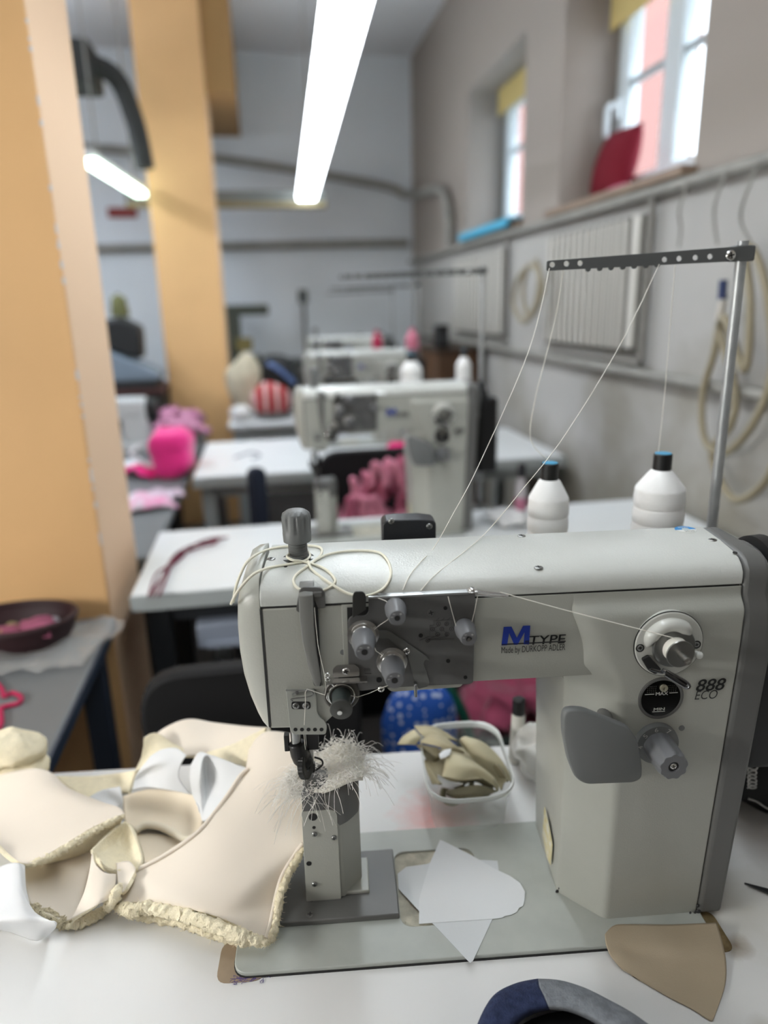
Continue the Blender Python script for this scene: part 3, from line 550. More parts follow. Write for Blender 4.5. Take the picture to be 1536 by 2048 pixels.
def build_bench():
    # ---- table
    def stain(m):
        nt = m.node_tree; N, L = nt.nodes, nt.links; b = N['Principled BSDF']; src = b.inputs['Base Color'].links[0].from_socket
        tc = N.new('ShaderNodeTexCoord'); col = src
        for (x, y, r, c, s_) in ((225, 205, 55, 'e2574d', .55), (470, -88, 14, '8f8568', .3), (492, -6, 16, '6d5637', .7), (520, 40, 70, 'b9b39d', .35)):
            d = N.new('ShaderNodeVectorMath'); d.operation = 'DISTANCE'; d.inputs[1].default_value = (x / 1000, y / 1000, 0); L.new(tc.outputs['Object'], d.inputs[0])
            n = N.new('ShaderNodeTexNoise'); n.inputs['Scale'].default_value = 45; n.inputs['Detail'].default_value = 4; L.new(tc.outputs['Object'], n.inputs['Vector'])
            a = N.new('ShaderNodeMath'); a.operation = 'MULTIPLY_ADD'; a.inputs[1].default_value = -1000 / r; a.inputs[2].default_value = .62; L.new(d.outputs['Value'], a.inputs[0])
            e = N.new('ShaderNodeMath'); e.operation = 'ADD'; L.new(a.outputs[0], e.inputs[0]); L.new(n.outputs['Fac'], e.inputs[1])
            f = N.new('ShaderNodeMath'); f.operation = 'MULTIPLY'; f.use_clamp = True; f.inputs[1].default_value = s_; L.new(e.outputs[0], f.inputs[0])
            mx = N.new('ShaderNodeMixRGB'); mx.inputs['Color2'].default_value = srgb(c); L.new(f.outputs[0], mx.inputs['Fac']); L.new(col, mx.inputs['Color1']); col = mx.outputs['Color']
        L.new(col, b.inputs['Base Color']); return m
    T = bench('sewing_table', 'white laminate sewing table in front carrying the large post bed machine', 'table')
    MB().box(-640, 900, -340, 342, -30, 0).build('tabletop', stain(mat('worktop_laminate', 'dfdfde', .42, bump=.06, bs=1500, var=.04, vs=9, bdist=.0003)), T, bevel=2)
    TAN = mat('tan_rubber', 'a3907a', .6, var=.15, vs=50)
    pad = MB().prism(rpoly([(-16, -4), (30, -4), (30, 42), (-16, 42)], 12), .02, .8).build('corner_pad', TAN, T)
    sc = MB(); R_ = random.Random(3)
    p0 = bz(492, 1957, .9)
    for i in range(26):
        a = p0 + V((R_.gauss(0, 8), R_.gauss(0, 2), 0)); sc.tube([a, a + V((R_.uniform(-5, 5), R_.uniform(-2.5, 2.5), 0)), a + V((R_.uniform(-7, 7), R_.uniform(-2, 2), 0)), a + V((R_.uniform(-5, 5), R_.uniform(-2, 2), 0))], .22, 4, False, 5, flat=.4)
    sc.build('ink_scribble', mat('violet_ink', '4a3a78', .6), pad)
    MB().prism(rpoly([(452, -12), (488, -12), (488, 36), (452, 36)], 10), .02, .8).build('corner_pad', mat('tan_rubber_worn', '9a8760', .7, var=.4, vs=60, c2='6d5a3a'), T)
    for x in (-600, 860):
        for y in (-280, 290): MB().box(x - 22, x + 22, y - 22, y + 22, -800, -30).build('leg', mat('table_steel', '8b9092', .4), T, bevel=3)
        MB().box(x - 15, x + 15, -280, 290, -90, -50).build('side_rail', MATS['table_steel'], T)
    # ---- machine
    Mc = make_machine()
    # ---- thread stand
    TS = bench('thread_stand', '', 'thread stand'); yr = 290
    zt = lambda px, py: by(px, py, yr)
    top = zt(1482, 505); ft = zt(1424, 1050); rx = ft.x + (ft.x - top.x) * .0
    GAL = mat('galvanised', 'b4b7b8', .38, metal=.5, var=.2, vs=40)
    MB().cyl((586, yr, 2), (584.5, yr, top.z + 12), 6.2, n=20).build('rod', GAL, TS)
    MB().lathe([(30, 0), (30, 3), (10, 6), (9, 24)], (586, yr, .2), (0, 0, 1), 28).build('rod_foot', GREY, TS, ang=30)
    e = zt(1089, 531); s0 = zt(1494, 507)
    z0, z1 = e.z, s0.z
    def az(x): return lerp(z0, z1, (x - e.x) / (s0.x - e.x))
    out = [(e.x, z0 - 5.5), (e.x + 25, az(e.x + 25) - 5)]
    out = [(e.x, z0 - 6), (s0.x, z1 - 8), (s0.x, z1 + 8), (e.x, z0 + 4.5)]
    hs = [circ(zt(px, py).x, zt(px, py).z, 3, 14) for px, py in ((1100, 530), (1128, 528), (1155, 527), (1322, 520), (1351, 518), (1383, 516), (1412, 514))]
    arm = plate('guide_arm', [rpoly(out, 2)] + hs, yr - 9, yr - 7, mat('arm_steel', '6c6e6e', .4, metal=.5), TS, 'y', .3)
    for i in range(7):
        x = lerp(zt(1160, 530).x, zt(1320, 522).x, (i + .5) / 7); MB().cyl((x, yr - 9.2, az(x) - 6.6), (x, yr - 6.8, az(x) - 6.6), 3, n=12).build('guide_tooth', MATS['arm_steel'], arm)
    MB().box(572, 596, yr - 9, yr + 8, z1 - 8.5, z1 + 8.5).build('arm_clamp', MATS['arm_steel'], TS, bevel=2)
    p = zt(1452, 512); screw(arm, (p.x, yr - 9, p.z), (0, -1, 0), 6, 3, CHROME)
    cx1, cx2 = 374.5, 514
    MB().box(340, 600, yr - 14, yr + 14, 232, 236).build('cone_shelf', GREY, TS, bevel=1)
    for x in (cx1, cx2): MB().lathe([(34, 236), (34, 239), (6, 241), (5, 330)], (x, yr, 0), (0, 0, 1), 28).build('cone_holder', GREY, TS, ang=30)
    def cone(label, x, r0, rmax, zt_, cap, group=None, m=None, tipblue=True):
        c = bench('thread_cone', label, 'thread cone', group); m = m or mat('cone_thread', 'efefee', .35, bump=.35, bs=240, sheen=.3)
        H = zt_ - 242; sh = zt_ - 25
        pr = [(r0 * .9, 243), (r0, 246)]
        n = 7
        for i in range(n):
            a = lerp(246, sh - 22, i / n); b_ = lerp(246, sh - 22, (i + 1) / n); r = lerp(r0, rmax, i / n)
            pr += [(r - .9, a + .5), (r + .3, a + 3), (r + .5, lerp(a, b_, .6)), (r - .3, b_ - .6)]
        pr += [(rmax, sh - 20), (rmax * .97, sh - 17), (cap * 1.25, sh + 3), (cap * 1.02, sh + 5)]
        MB().lathe(pr, (x, yr, 0), (0, 0, 1), 40).build('thread_winding', m, c, ang=25)
        k = MB().lathe([(cap, sh + 3), (cap, zt_ - 1), (cap * .9, zt_), (cap * .4, zt_), (cap * .35, zt_ - 8)], (x, yr, 0), (0, 0, 1), 28).build('core', BLACK, c, ang=30)
        if tipblue: MB().lathe([(cap * .88, zt_ + .1), (cap * .88, zt_ + .5), (cap * .42, zt_ + .5)], (x, yr, 0), (0, 0, 1), 24).build('core_label', mat('label_blue', '3f9fc9', .4), k)
        return c
    tag(TS, 'tall steel thread stand with perforated grey arm behind the front machine', 'thread stand')
    C1 = cone('white thread cone behind the middle of the front machine, left of the larger one', cx1, 24.5, 24.5, by(1095, 926, yr).z, 10.5)
    C2 = cone('wider white thread cone beside the steel rod behind the front machine', cx2, 31.5, 30, by(1317, 907, yr).z, 11)
    # ---- threads (each a thing)
    def thr(label, pts, r=.4, name='thread', m=WTHREAD, sub=8, cat='thread', grp=None):
        o = bench(name, label, cat, grp) if False else None
        b = MB(); P_ = [cp(c) for c in pts]; b.tube(P_, r, 6, False, sub); a = wor(*P_[0])
        ob = b.build(name, m, None, ang=80)
        ob.location = BO; ob.rotation_euler = (0, 0, MA); return tag(ob, label, cat, grp)
    thr('white thread running from the stand arm tip down to the tension plate edge', [(1100, 531, None, 283), (1058, 700, None, 230), (960, 925, None, 160), (905, 1030, None, 110), (868, 1095), (843, 1122), (820, 1150), (806, 1180)], .42)
    thr('white thread running from the middle of the stand arm across to the tension plate', [(1322, 521, None, 283), (1240, 690, None, 240), (1130, 870, None, 180), (1040, 985, None, 130), (975, 1062, 392), (930, 1102), (870, 1150), (842, 1181)], .42)
    thr('white thread rising straight from the smaller cone to the stand arm', [(1098, 922, None, 290), (1062, 880, None, 290), (1070, 800, None, 288), (1110, 640, None, 285), (1128, 529, None, 283)], .5)
    thr('white thread rising from the wider cone to the stand arm', [(1317, 903, None, 290), (1330, 780, None, 290), (1351, 519, None, 284)], .4)
    thr('fine white thread stretched from the corner guide to the bobbin winder', [(1000, 1184, None, 38), (1130, 1220, None, 30), (1352, 1277, None, 18)], .38, sub=6)
    thr('fine thread loop hanging from the plate edge around the small right tension knob', [(896, 1193, None, 38), (913, 1256, None, 34), (920, 1266, None, 33), (938, 1266, None, 33), (956, 1188, None, 37)], .3, sub=2)
    thr('fine thread passing over the three left tension knobs to the regulator', [(756, 1196, None, 38), (783, 1210, None, 36), (775, 1240, None, 36), (745, 1262, None, 34), (752, 1302, None, 34), (772, 1315, None, 34), (790, 1360, None, 33), (762, 1376, None, 36), (715, 1394, None, 36), (690, 1385, None, 34)], .3, sub=2)
    thr('fine needle thread running from the take-up guard down to the needle', [(629, 1215, None, 40), (636, 1290, None, 39), (648, 1345, None, 37), (650, 1362, None, 36), (650, 1390, None, 36), (614, 1378, None, 38), (611, 1400, None, 37), (609, 1445, None, 39), (608, 1470, None, 60), (612, 1510, None, 97), (617, 1552, None, 98)], .3, sub=2)
    # elastic cord
    ELA = mat('elastic', 'eae6d4', .7)
    thr('cream elastic cord looped on the top of the front machine around its round knob', [(462, 1208, None, 56), (472, 1188, None, 46), (488, 1167, None, 46), (505, 1150, None, 48), (522, 1141, None, 52), (540, 1135), (580, 1128), (608, 1122), (620, 1112), (612, 1100, 391), (590, 1104, 392), (574, 1112, 392), (585, 1120, 391), (612, 1124), (650, 1138), (670, 1158), (665, 1170), (640, 1182), (600, 1178), (588, 1165), (592, 1150), (615, 1132), (640, 1112), (642, 1096), (620, 1091), (595, 1092), (560, 1094), (530, 1101), (508, 1112, None, 78), (490, 1130, None, 66), (473, 1170, None, 60), (466, 1205, None, 58)], 1.25, 'elastic_cord', ELA, 6, 'cord')
    thr('cream elastic cord lying in one wide loop on the machine top beside the tension plate', [(617, 1122, 391.5), (625, 1140), (660, 1166), (690, 1184), (715, 1191), (740, 1190), (768, 1176), (782, 1150), (776, 1122), (758, 1105), (722, 1101), (680, 1104), (650, 1111), (628, 1122)], 1.25, 'elastic_cord', ELA, 6, 'cord')
    # ---- fuzzy scrap on the post
    FZ = bench('fleece_scrap', 'fuzzy white fibre scrap with frayed edges draped over the machine post', 'fabric scrap')
    rows = [[(592, 1538, None, 128), (630, 1508, None, 130), (680, 1482, None, 132), (718, 1492, None, 130)], [(572, 1558, None, 105), (625, 1545, None, 110), (690, 1520, None, 112), (730, 1525, None, 110)], [(582, 1590, None, 78), (625, 1585, None, 74), (690, 1558, None, 74), (727, 1552, None, 80)]]
    SCR = mat('fibre', 'fbf9f4', .7)
    sheet('felt_base', rows, 4, [mat('felt_base', 'f5f1e6', .95, bump=.8, bs=500, bdist=.003, var=.08, vs=60)], FZ, 24, 24, None, 3.4)
    G = surf(rows, 24, 24); b = MB(); R_ = random.Random(5)
    for i in range(1100):
        gi = R_.randrange(len(G)); gj = R_.randrange(len(G[0])); p = G[gi][gj] + V((R_.uniform(-3, 3), R_.uniform(-3, 3), R_.uniform(0, 1.5)))
        d = V((R_.gauss(0, 1), R_.gauss(0, 1) - .2, R_.gauss(.15, .35))).normalized(); l = R_.uniform(3, 11); q = p + d * l * .5 + V((0, 0, R_.uniform(0, 1.6))); e = q + V((R_.gauss(0, 1), R_.gauss(0, 1), R_.gauss(-.1, .7))).normalized() * l * .6
        b.tube([p, q, e], .27, 3, False, 3)
    b.build('short_fibres', SCR, FZ)['kind'] = 'stuff'
    b = MB(); m_ = len(G) - 1
    for i in range(330):
        s_ = R_.random()
        if s_ < .5: p = G[R_.randrange(len(G))][0 if True else 0] if R_.random() < .6 else G[-1][R_.randrange(0, 9)]; d = V((-1, -.4, -.1))
        elif s_ < .78: p = G[R_.randrange(len(G))][-1]; d = V((1, -.2, -.05))
        elif s_ < .9: p = G[0][R_.randrange(8, len(G[0]))]; d = V((.1, .2, 1))
        else: p = G[-1][R_.randrange(len(G[0]) - 6)]; d = V((0, -.6, -.9))
        if (p - G[0][0]).length < 3 and d.x > 0: continue
        d = (d + V((R_.gauss(0, .5), R_.gauss(0, .5), R_.gauss(0, .5)))).normalized(); l = R_.choice((8, 12, 18, 28, 36)) * R_.uniform(.6, 1.1) * (.7 if d.z > .4 else 1)
        w = V((R_.gauss(0, .3), R_.gauss(0, .3), R_.gauss(-.2, .3)))
        b.tube([p, p + d * l * .35, p + d * l * .7 + w * l * .25, p + d * l + (w + V((0, 0, -.5))) * l * .5], .2, 3, False, 4)
    b.build('loose_threads', SCR, FZ)['kind'] = 'stuff'
    # ---- paper templates, tan leather piece
    PAPER = mat('paper', 'dadde0', .75, bump=.06, bs=300)
    def flat(name, label, pts, z, m, th=.25, cat='paper sheet', lift=()):
        P_ = [bz(x, y, z) for x, y in pts]; c = sum(P_, V()) / len(P_)
        b = MB(); o = b.prism([(p.x, p.y) for p in P_], z, z + th).build(name, m, None); o.location = BO; o.rotation_euler = (0, 0, MA); return tag(o, label, cat)
    flat('paper_template', 'white paper template underneath, its pointed corner reaching the bed edge', [(795, 1748), (812, 1734), (855, 1728), (880, 1715), (995, 1722), (998, 1745), (985, 1838), (946, 1922), (941, 1926), (936, 1922), (868, 1850), (838, 1822), (797, 1778)], 6.15, mat('paper_under', 'cfd3d6', .75, bump=.06, bs=300))
    flat('paper_template', 'white paper template with rounded right end lying on top of the other', [(838, 1848), (838, 1800), (848, 1764), (860, 1726), (880, 1680), (886, 1682), (940, 1709), (990, 1738), (1020, 1752), (1040, 1766), (1050, 1784), (1049, 1800), (1046, 1812), (1038, 1816), (1034, 1824), (1022, 1830), (1010, 1832), (1004, 1836), (985, 1838), (940, 1841), (880, 1845)], 6.6, PAPER)
    TANL = mat('tan_leather', 'a99a83', .68, bump=.3, bs=900, var=.06, vs=12, bdist=.0004)
    rows = [[(1210, 1868, 9), (1226, 1852, 9.5), (1250, 1848, 9), (1340, 1849, 8), (1400, 1847, 8), (1433, 1845, 8.5)],
            [(1212, 1888, 8), (1235, 1885, 8), (1260, 1885, 8), (1340, 1890, 8), (1405, 1888, 7), (1446, 1888, 5)],
            [(1222, 1912, 7), (1245, 1915, 7), (1280, 1918, 5), (1345, 1930, 3), (1410, 1935, 2.4), (1453, 1932, 2.4)],
            [(1242, 1937, 3), (1265, 1947, 2.4), (1300, 1963, 2.2), (1355, 1985, 2.2), (1415, 1990, 2.2), (1449, 1975, 2.2)],
            [(1246, 1940, 2), (1290, 1966, 2), (1340, 1995, 2), (1385, 2018, 2), (1420, 2040, 2), (1428, 2036, 2)]]
    LP = bench('leather_piece', 'tan leather cut-out lying by the foot of the machine column', 'leather piece')
    sheet('leather_face', rows, 1.1, [TANL], LP, 30, 24, None, .3)
    # ---- scissors, mostly outside the frame
    SC = bench('scissors', 'dark pointed scissors tip entering from the right edge of the table', 'scissors')
    t0 = bz(1488, 1767, 2)
    for nm, dy, mm in (('blade', 0, STEEL), ('blade', -4.5, mat('blade_dark', '3a3b3c', .35, metal=.7))):
        MB().prism([(t0.x, t0.y), (t0.x + 70, t0.y - 30 + dy), (t0.x + 92, t0.y - 48 + dy), (t0.x + 80, t0.y - 54 + dy), (t0.x + 30, t0.y - 24 + dy)], .6 - dy * .3, 2.4 - dy * .3).build(nm, mm, SC, bevel=.4)
    for s_ in (-1, 1):
        hb = MB(); hx_, hy_ = t0.x + 132 + s_ * 10, t0.y - 84 - s_ * 22; hb.ring((hx_, hy_, 4.5), (0, 0, 1), 20, 4.2); hb.tube([(t0.x + 84, t0.y - 49, 3.2), (lerp(t0.x + 84, hx_, .5), lerp(t0.y - 49, hy_, .45) - s_ * 3, 4), (hx_ - 15, hy_ + 14, 4.5)], 4, 8, False, 4); hb.build('handle', BLACK, SC)
    # ---- foreground slipper upper
    FS = bench('felt_slipper', 'navy and grey felt slipper at the bottom edge of the table', 'slipper')
    NAVY = mat('navy_felt', '1a2443', .95, bump=.8, bs=700, var=.3, vs=160, c2='2a3557', bdist=.002); GFELT = mat('grey_felt', '6e7178', .95, bump=.9, bs=600, var=.35, vs=110, c2='858a90', bdist=.002)
    def arch(z, ox, dy, sc_): return [(c[0] * sc_ + (1 - sc_) * 1130 + ox, c[1] + dy, z) for c in ((945, 2070), (965, 2020), (990, 1986), (1030, 1965), (1075, 1957), (1120, 1960), (1170, 1974), (1220, 1999), (1270, 2028), (1330, 2070))]
    R4 = [arch(2, 0, 14, 1.02), arch(22, 0, 3, 1.0), arch(34, 0, 1, .98), arch(40, 0, 16, .93), arch(41, 6, 36, .86), arch(38, 12, 58, .8), arch(20, 14, 64, .78)]
    sheet('navy_side', [r[:5] for r in R4], 3, [NAVY], FS, 24, 30, 0.5, .8)
    sheet('grey_side', [r[4:] for r in R4], 3, [GFELT], FS, 30, 30, .5, .8)
    b = MB(); c0 = bz(1170, 2090, 8); b.ball(c0 + V((-6, -22, 2)), (76, 52, 9), 28, 10); b.build('insole', mat('dark_lining', '17191f', .9), FS)
    sheet('strap', [[(1165, 2022, 36), (1185, 2020, 36)], [(1190, 2045, 34), (1215, 2043, 34)], [(1220, 2075, 30), (1245, 2072, 30)]], 2, [mat('strap_grey', '55595f', .7)], FS, 6, 12)

def build_uppers():
    A = bench('boot_upper', 'cream padded boot upper with fleece edge and grey lining, beside the machine post', 'boot upper')
    M3 = [LEATHER, FLEECE, FLEECE]
    rowsA = [[(497, 1500, None, 228), (515, 1474, None, 230), (540, 1462, None, 228), (580, 1466, None, 225)],
             [(486, 1552, None, 196), (528, 1545, None, 186), (570, 1545, None, 180), (625, 1550, None, 172)],
             [(445, 1608, None, 168), (495, 1622, None, 152), (552, 1622, None, 150), (622, 1640, None, 148)],
             [(395, 1669, None, 136), (452, 1690, None, 112), (530, 1700, None, 104), (606, 1690, None, 106)],
             [(328, 1716, None, 122), (402, 1752, None, 82), (492, 1768, None, 68), (566, 1752, None, 82)],
             [(266, 1748, None, 112), (335, 1786, None, 72), (445, 1820, None, 48), (549, 1812, None, 60)],
             [(229, 1809, None, 84), (292, 1806, None, 74), (417, 1828, None, 46), (531, 1878, None, 27)]]
    pa = sheet('side_panel', rowsA, 5, M3, A, 36, 60, 9)
    fuzz('fleece_edge', [(228, 1812, None, 82), (262, 1822, None, 70), (292, 1816, None, 70), (350, 1826, None, 58), (417, 1846, None, 38), (480, 1872, None, 22), (535, 1888, None, 16)], 6.5, FLEECE, pa, .55, .2)
    fuzz('fleece_edge', [(240, 1822, None, 70), (300, 1832, 6), (370, 1845, 6), (440, 1870, 6), (520, 1890, 6)], 6, FLEECE, pa, .55, .2, seed=4)
    b = MB(); b.tube([cp((x, y, None, yy)) + V((0, 0, 2)) for x, y, yy in ((606, 1690, 104), (590, 1712, 98), (566, 1752, 80), (555, 1785, 68), (549, 1812, 58), (541, 1850, 40), (532, 1880, 26))], 2.2, 10, False, 6); b.build('piping', LEATHER, pa)
    fuzz('fleece_edge', [(608, 1696, None, 100), (592, 1722, None, 92), (572, 1758, None, 76), (561, 1790, None, 62), (554, 1830, None, 48), (545, 1870, None, 30), (536, 1888, None, 20)], 4.2, FLEECE, pa, .5, .25, seed=2)
    b = MB(); b.tube([cp((x, y, None, yy)) + V((0, 0, 2)) for x, y, yy in ((497, 1540, 200), (480, 1556, 194), (458, 1590, 178), (430, 1628, 160), (395, 1668, 138), (328, 1715, 124), (270, 1745, 114))], 2.6, 10, False, 6); b.build('piping', LEATHER, pa)
    # back of the boot
    rowsB = [[(290, 1490, None, 300), (325, 1458, None, 312), (375, 1438, None, 318), (430, 1445, None, 315), (490, 1452, None, 300), (540, 1455, None, 275)],
             [(292, 1500, None, 292), (330, 1478, None, 298), (380, 1465, None, 300), (430, 1468, None, 296), (485, 1466, None, 282), (535, 1462, None, 262)],
             [(296, 1525, None, 275), (335, 1512, None, 275), (385, 1512, None, 270), (430, 1508, None, 262), (475, 1498, None, 255), (515, 1480, None, 245)]]
    pb = sheet('back_panel', rowsB, 5, M3, A, 40, 18)
    sheet('fleece_flap', [[(412, 1505, None, 258), (460, 1490, None, 250), (505, 1468, None, 243), (532, 1455, None, 240)], [(425, 1515, None, 248), (465, 1508, None, 238), (500, 1492, None, 232), (524, 1478, None, 232)], [(445, 1522, None, 236), (468, 1526, None, 226), (492, 1534, None, 216), (503, 1530, None, 214)]], 4, [FLEECE], A, 18, 14, None, .8)
    sheet('fleece_corner', [[(288, 1476, None, 285), (312, 1466, None, 290), (345, 1485, None, 285), (372, 1500, None, 280)], [(284, 1510, None, 275), (300, 1505, None, 278), (325, 1505, None, 272), (350, 1510, None, 268)], [(268, 1545, None, 262), (288, 1532, None, 265), (310, 1530, None, 262), (335, 1530, None, 260)]], 5, [FLEECE], A, 18, 14, None, .9)
    # lining flaps
    sheet('lining_flap', [[(300, 1512, None, 262), (325, 1498, None, 262), (352, 1496, None, 256), (372, 1512, None, 246)], [(278, 1540, None, 258), (312, 1528, None, 250), (345, 1524, None, 246), (362, 1528, None, 242)], [(268, 1560, None, 254), (296, 1548, None, 258), (332, 1556, None, 240), (358, 1556, None, 236)], [(264, 1580, None, 246), (296, 1574, None, 246), (338, 1580, None, 232), (380, 1588, None, 226)]], 1.2, [LINING], A, 30, 30, None, 1.2)
    sheet('lining_flap', [[(381, 1530, None, 226), (398, 1504, None, 232), (425, 1512, None, 222), (455, 1522, None, 214), (493, 1537, None, 204)], [(380, 1560, None, 218), (400, 1545, None, 204), (412, 1518, None, 226), (448, 1556, None, 202), (478, 1556, None, 196)], [(386, 1592, None, 206), (402, 1590, None, 196), (414, 1570, None, 214), (440, 1592, None, 188), (462, 1580, None, 186)], [(398, 1612, None, 190), (404, 1640, None, 176), (412, 1640, None, 170), (428, 1622, None, 170), (446, 1604, None, 174)]], 1.2, [LINING], A, 40, 36, None, .8)
    # inside
    inn = mat('upper_inside', 'e9dcc6', .7, bump=.15, bs=700)
    sheet('inner_wall', [[(246, 1592, None, 262), (300, 1578, None, 262), (360, 1584, None, 250), (412, 1598, None, 222)], [(248, 1630, None, 244), (300, 1622, None, 248), (360, 1630, None, 232), (405, 1640, None, 196)], [(258, 1668, 14), (300, 1652, 16), (350, 1664, 14), (398, 1682, 14)]], 3, [inn], A, 24, 18, 8)
    b = MB(); b.tube([cp(c) for c in ((272, 1660, 16), (290, 1650, 18), (318, 1652, 18), (345, 1664, 18), (368, 1678, 17), (395, 1680, 17))], 4.6, 12, False, 8); b.build('binding', mat('binding', 'e6dcc6', .7), A)
    sheet('sole_lining', [[(268, 1668, 8), (320, 1668, 9), (385, 1690, 10)], [(275, 1700, 7), (320, 1702, 8), (360, 1706, 9)], [(284, 1725, 6), (310, 1722, 7), (335, 1720, 9)]], 3, [inn], A, 12, 12)
    sheet('fleece_band', [[(108, 1552, None, 335), (180, 1552, None, 330), (230, 1547, None, 322), (272, 1540, None, 300)], [(130, 1570, None, 318), (190, 1574, None, 312), (232, 1568, None, 306), (262, 1566, None, 290)], [(170, 1594, None, 300), (205, 1592, None, 295), (235, 1582, None, 288), (256, 1584, None, 276)]], 5, [FLEECE], A, 18, 12, 2)
    sheet('lining_flap', [[(178, 1594, None, 270), (205, 1580, None, 278), (240, 1573, None, 276)], [(205, 1604, None, 262), (225, 1598, None, 266), (243, 1592, None, 262)], [(236, 1614, None, 252), (240, 1612, None, 252), (244, 1606, None, 252)]], 1.2, [LINING], A, 12, 10, 2)
    # ---- left upper
    B = bench('boot_upper', 'cream padded boot upper folded open at the left edge of the table', 'boot upper')
    rowsC = [[(-45, 1572, None, 290), (0, 1549, None, 288), (62, 1537, None, 285), (92, 1540, None, 283), (108, 1548, None, 280)],
             [(-45, 1602, None, 255), (10, 1590, None, 250), (70, 1578, None, 250), (110, 1572, None, 255), (138, 1576, None, 258)],
             [(-40, 1645, None, 205), (30, 1640, None, 200), (100, 1622, None, 205), (160, 1604, None, 215), (200, 1602, None, 222)],
             [(-20, 1676, None, 160), (40, 1695, None, 140), (115, 1670, None, 155), (190, 1634, None, 180), (236, 1614, None, 198)],
             [(0, 1690, None, 140), (52, 1728, None, 112), (120, 1694, None, 130), (190, 1652, None, 158), (250, 1627, None, 182)]]
    pc = sheet('side_panel', rowsC, 5, M3, B, 36, 32, 6)
    fuzz('fleece_edge', [(52, 1732, None, 112), (90, 1718, None, 120), (120, 1704, None, 128), (160, 1680, None, 142), (200, 1656, None, 160), (248, 1633, None, 178)], 4, FLEECE, pc, .6, .25, seed=9)
    sheet('fleece_lining', [[(60, 1728, None, 118), (120, 1700, None, 138), (190, 1660, None, 164), (246, 1634, None, 184)], [(80, 1728, None, 135), (130, 1712, None, 150), (195, 1682, None, 168), (240, 1652, None, 182)], [(100, 1728, 14), (150, 1714, 14), (205, 1692, 16), (242, 1664, 22)]], 4, [FLEECE], B, 18, 12, 6, .8)
    sheet('inner_panel', [[(46, 1726, 30), (105, 1712, 16), (170, 1700, 14), (215, 1700, 16)], [(50, 1760, 26), (110, 1755, 12), (170, 1745, 12), (205, 1745, 14)], [(62, 1806, 22), (110, 1812, 12), (150, 1800, 12), (185, 1790, 14)], [(85, 1822, 18), (125, 1840, 10), (145, 1838, 10), (165, 1828, 12)]], 4, [LEATHER, FLEECE, FLEECE], B, 24, 24)
    pdn = sheet('folded_panel', [[(184, 1703, None, 128), (190, 1726, None, 112), (208, 1744, None, 100), (233, 1748, None, 100)], [(178, 1745, None, 104), (186, 1762, None, 92), (206, 1776, None, 82), (230, 1770, None, 90)], [(166, 1790, None, 84), (180, 1792, None, 76), (202, 1796, None, 70), (222, 1788, None, 80)], [(142, 1838, None, 56), (172, 1822, None, 62), (198, 1808, None, 66), (215, 1800, None, 72)]], 4, M3, B, 24, 24, 6)
    sheet('fleece_fold', [[(250, 1642, None, 178), (256, 1650, None, 172), (268, 1672, None, 158), (284, 1715, None, 126), (274, 1738, None, 112)], [(218, 1668, None, 160), (236, 1680, None, 165), (246, 1700, None, 152), (250, 1722, None, 132), (252, 1736, None, 116)], [(186, 1698, None, 134), (194, 1714, None, 128), (206, 1728, None, 118), (222, 1738, None, 112), (240, 1740, None, 108)]], 5, [FLEECE, LEATHER, FLEECE], B, 24, 18, 6, .6)
    sheet('folded_tip', [[(232, 1726, None, 122), (258, 1722, None, 120), (272, 1738, None, 110)], [(234, 1744, None, 106), (254, 1760, None, 96), (268, 1746, None, 102)], [(236, 1770, None, 90), (244, 1785, None, 82), (254, 1772, None, 88)]], 4, [LEATHER, FLEECE, FLEECE], B, 12, 12, 6)
    fuzz('fleece_edge', [(132, 1854, 5), (160, 1846, 6), (190, 1832, 7), (214, 1816, 9), (228, 1796, None, 72), (240, 1768, None, 92)], 5.2, FLEECE, pdn, .5, .25, seed=11)
    fuzz('fleece_edge', [(62, 1812, 18), (80, 1826, 14), (105, 1834, 9), (124, 1846, 6), (134, 1854, 5)], 5.4, mat('dirty_fleece', 'dccfae', .95, bump=1, bs=520, bdist=.004), B, .55, .25, seed=13)
    pe = sheet('lining_flap', [[(-45, 1752, None, 108), (0, 1733, None, 110), (22, 1726, None, 110), (38, 1727, None, 108), (48, 1740, None, 104)], [(-45, 1795, None, 82), (0, 1775, None, 88), (25, 1766, None, 88), (42, 1772, None, 84), (50, 1785, None, 80)], [(-45, 1830, None, 60), (0, 1815, None, 62), (38, 1800, None, 66), (58, 1812, None, 60), (72, 1826, None, 52)], [(-45, 1850, None, 48), (0, 1845, None, 44), (45, 1842, None, 40), (80, 1844, None, 40), (112, 1848, None, 36)], [(-45, 1858, 4), (10, 1862, 4), (40, 1872, 4), (74, 1882, 4), (100, 1868, 4)]], 1.3, [LINING], B, 36, 36, 2)
    sheet('lining_edge', [[(36, 1725, None, 112), (44, 1728, None, 112), (50, 1730, None, 112)], [(40, 1760, None, 94), (47, 1765, None, 92), (52, 1770, None, 92)], [(52, 1800, None, 72), (56, 1805, None, 70), (60, 1808, None, 70)]], 1.5, [LINING, FLEECE, FLEECE], B, 6, 12, 4)
    # ---- fleece bundle at the far left
    C = bench('fleece_bundle', 'folded cream fleece bundle at the far left back of the white table', 'fleece')
    for nm, (px, py, yy), rr in (('upper_fold', (8, 1500, 322), (58, 30, 26)), ('lower_fold', (14, 1536, 315), (56, 26, 17))):
        p = by(px, py, yy); z = max(p.z, rr[2] + 2); b = MB(); b.ball((p.x, p.y, z), rr, 36, 24)
        for v in b.bm.verts: v.co += noise.noise_vector(v.co * 60) * .006 + noise.noise_vector(v.co * 260) * .0022
        b.build(nm, FLEECE, C, ang=80)

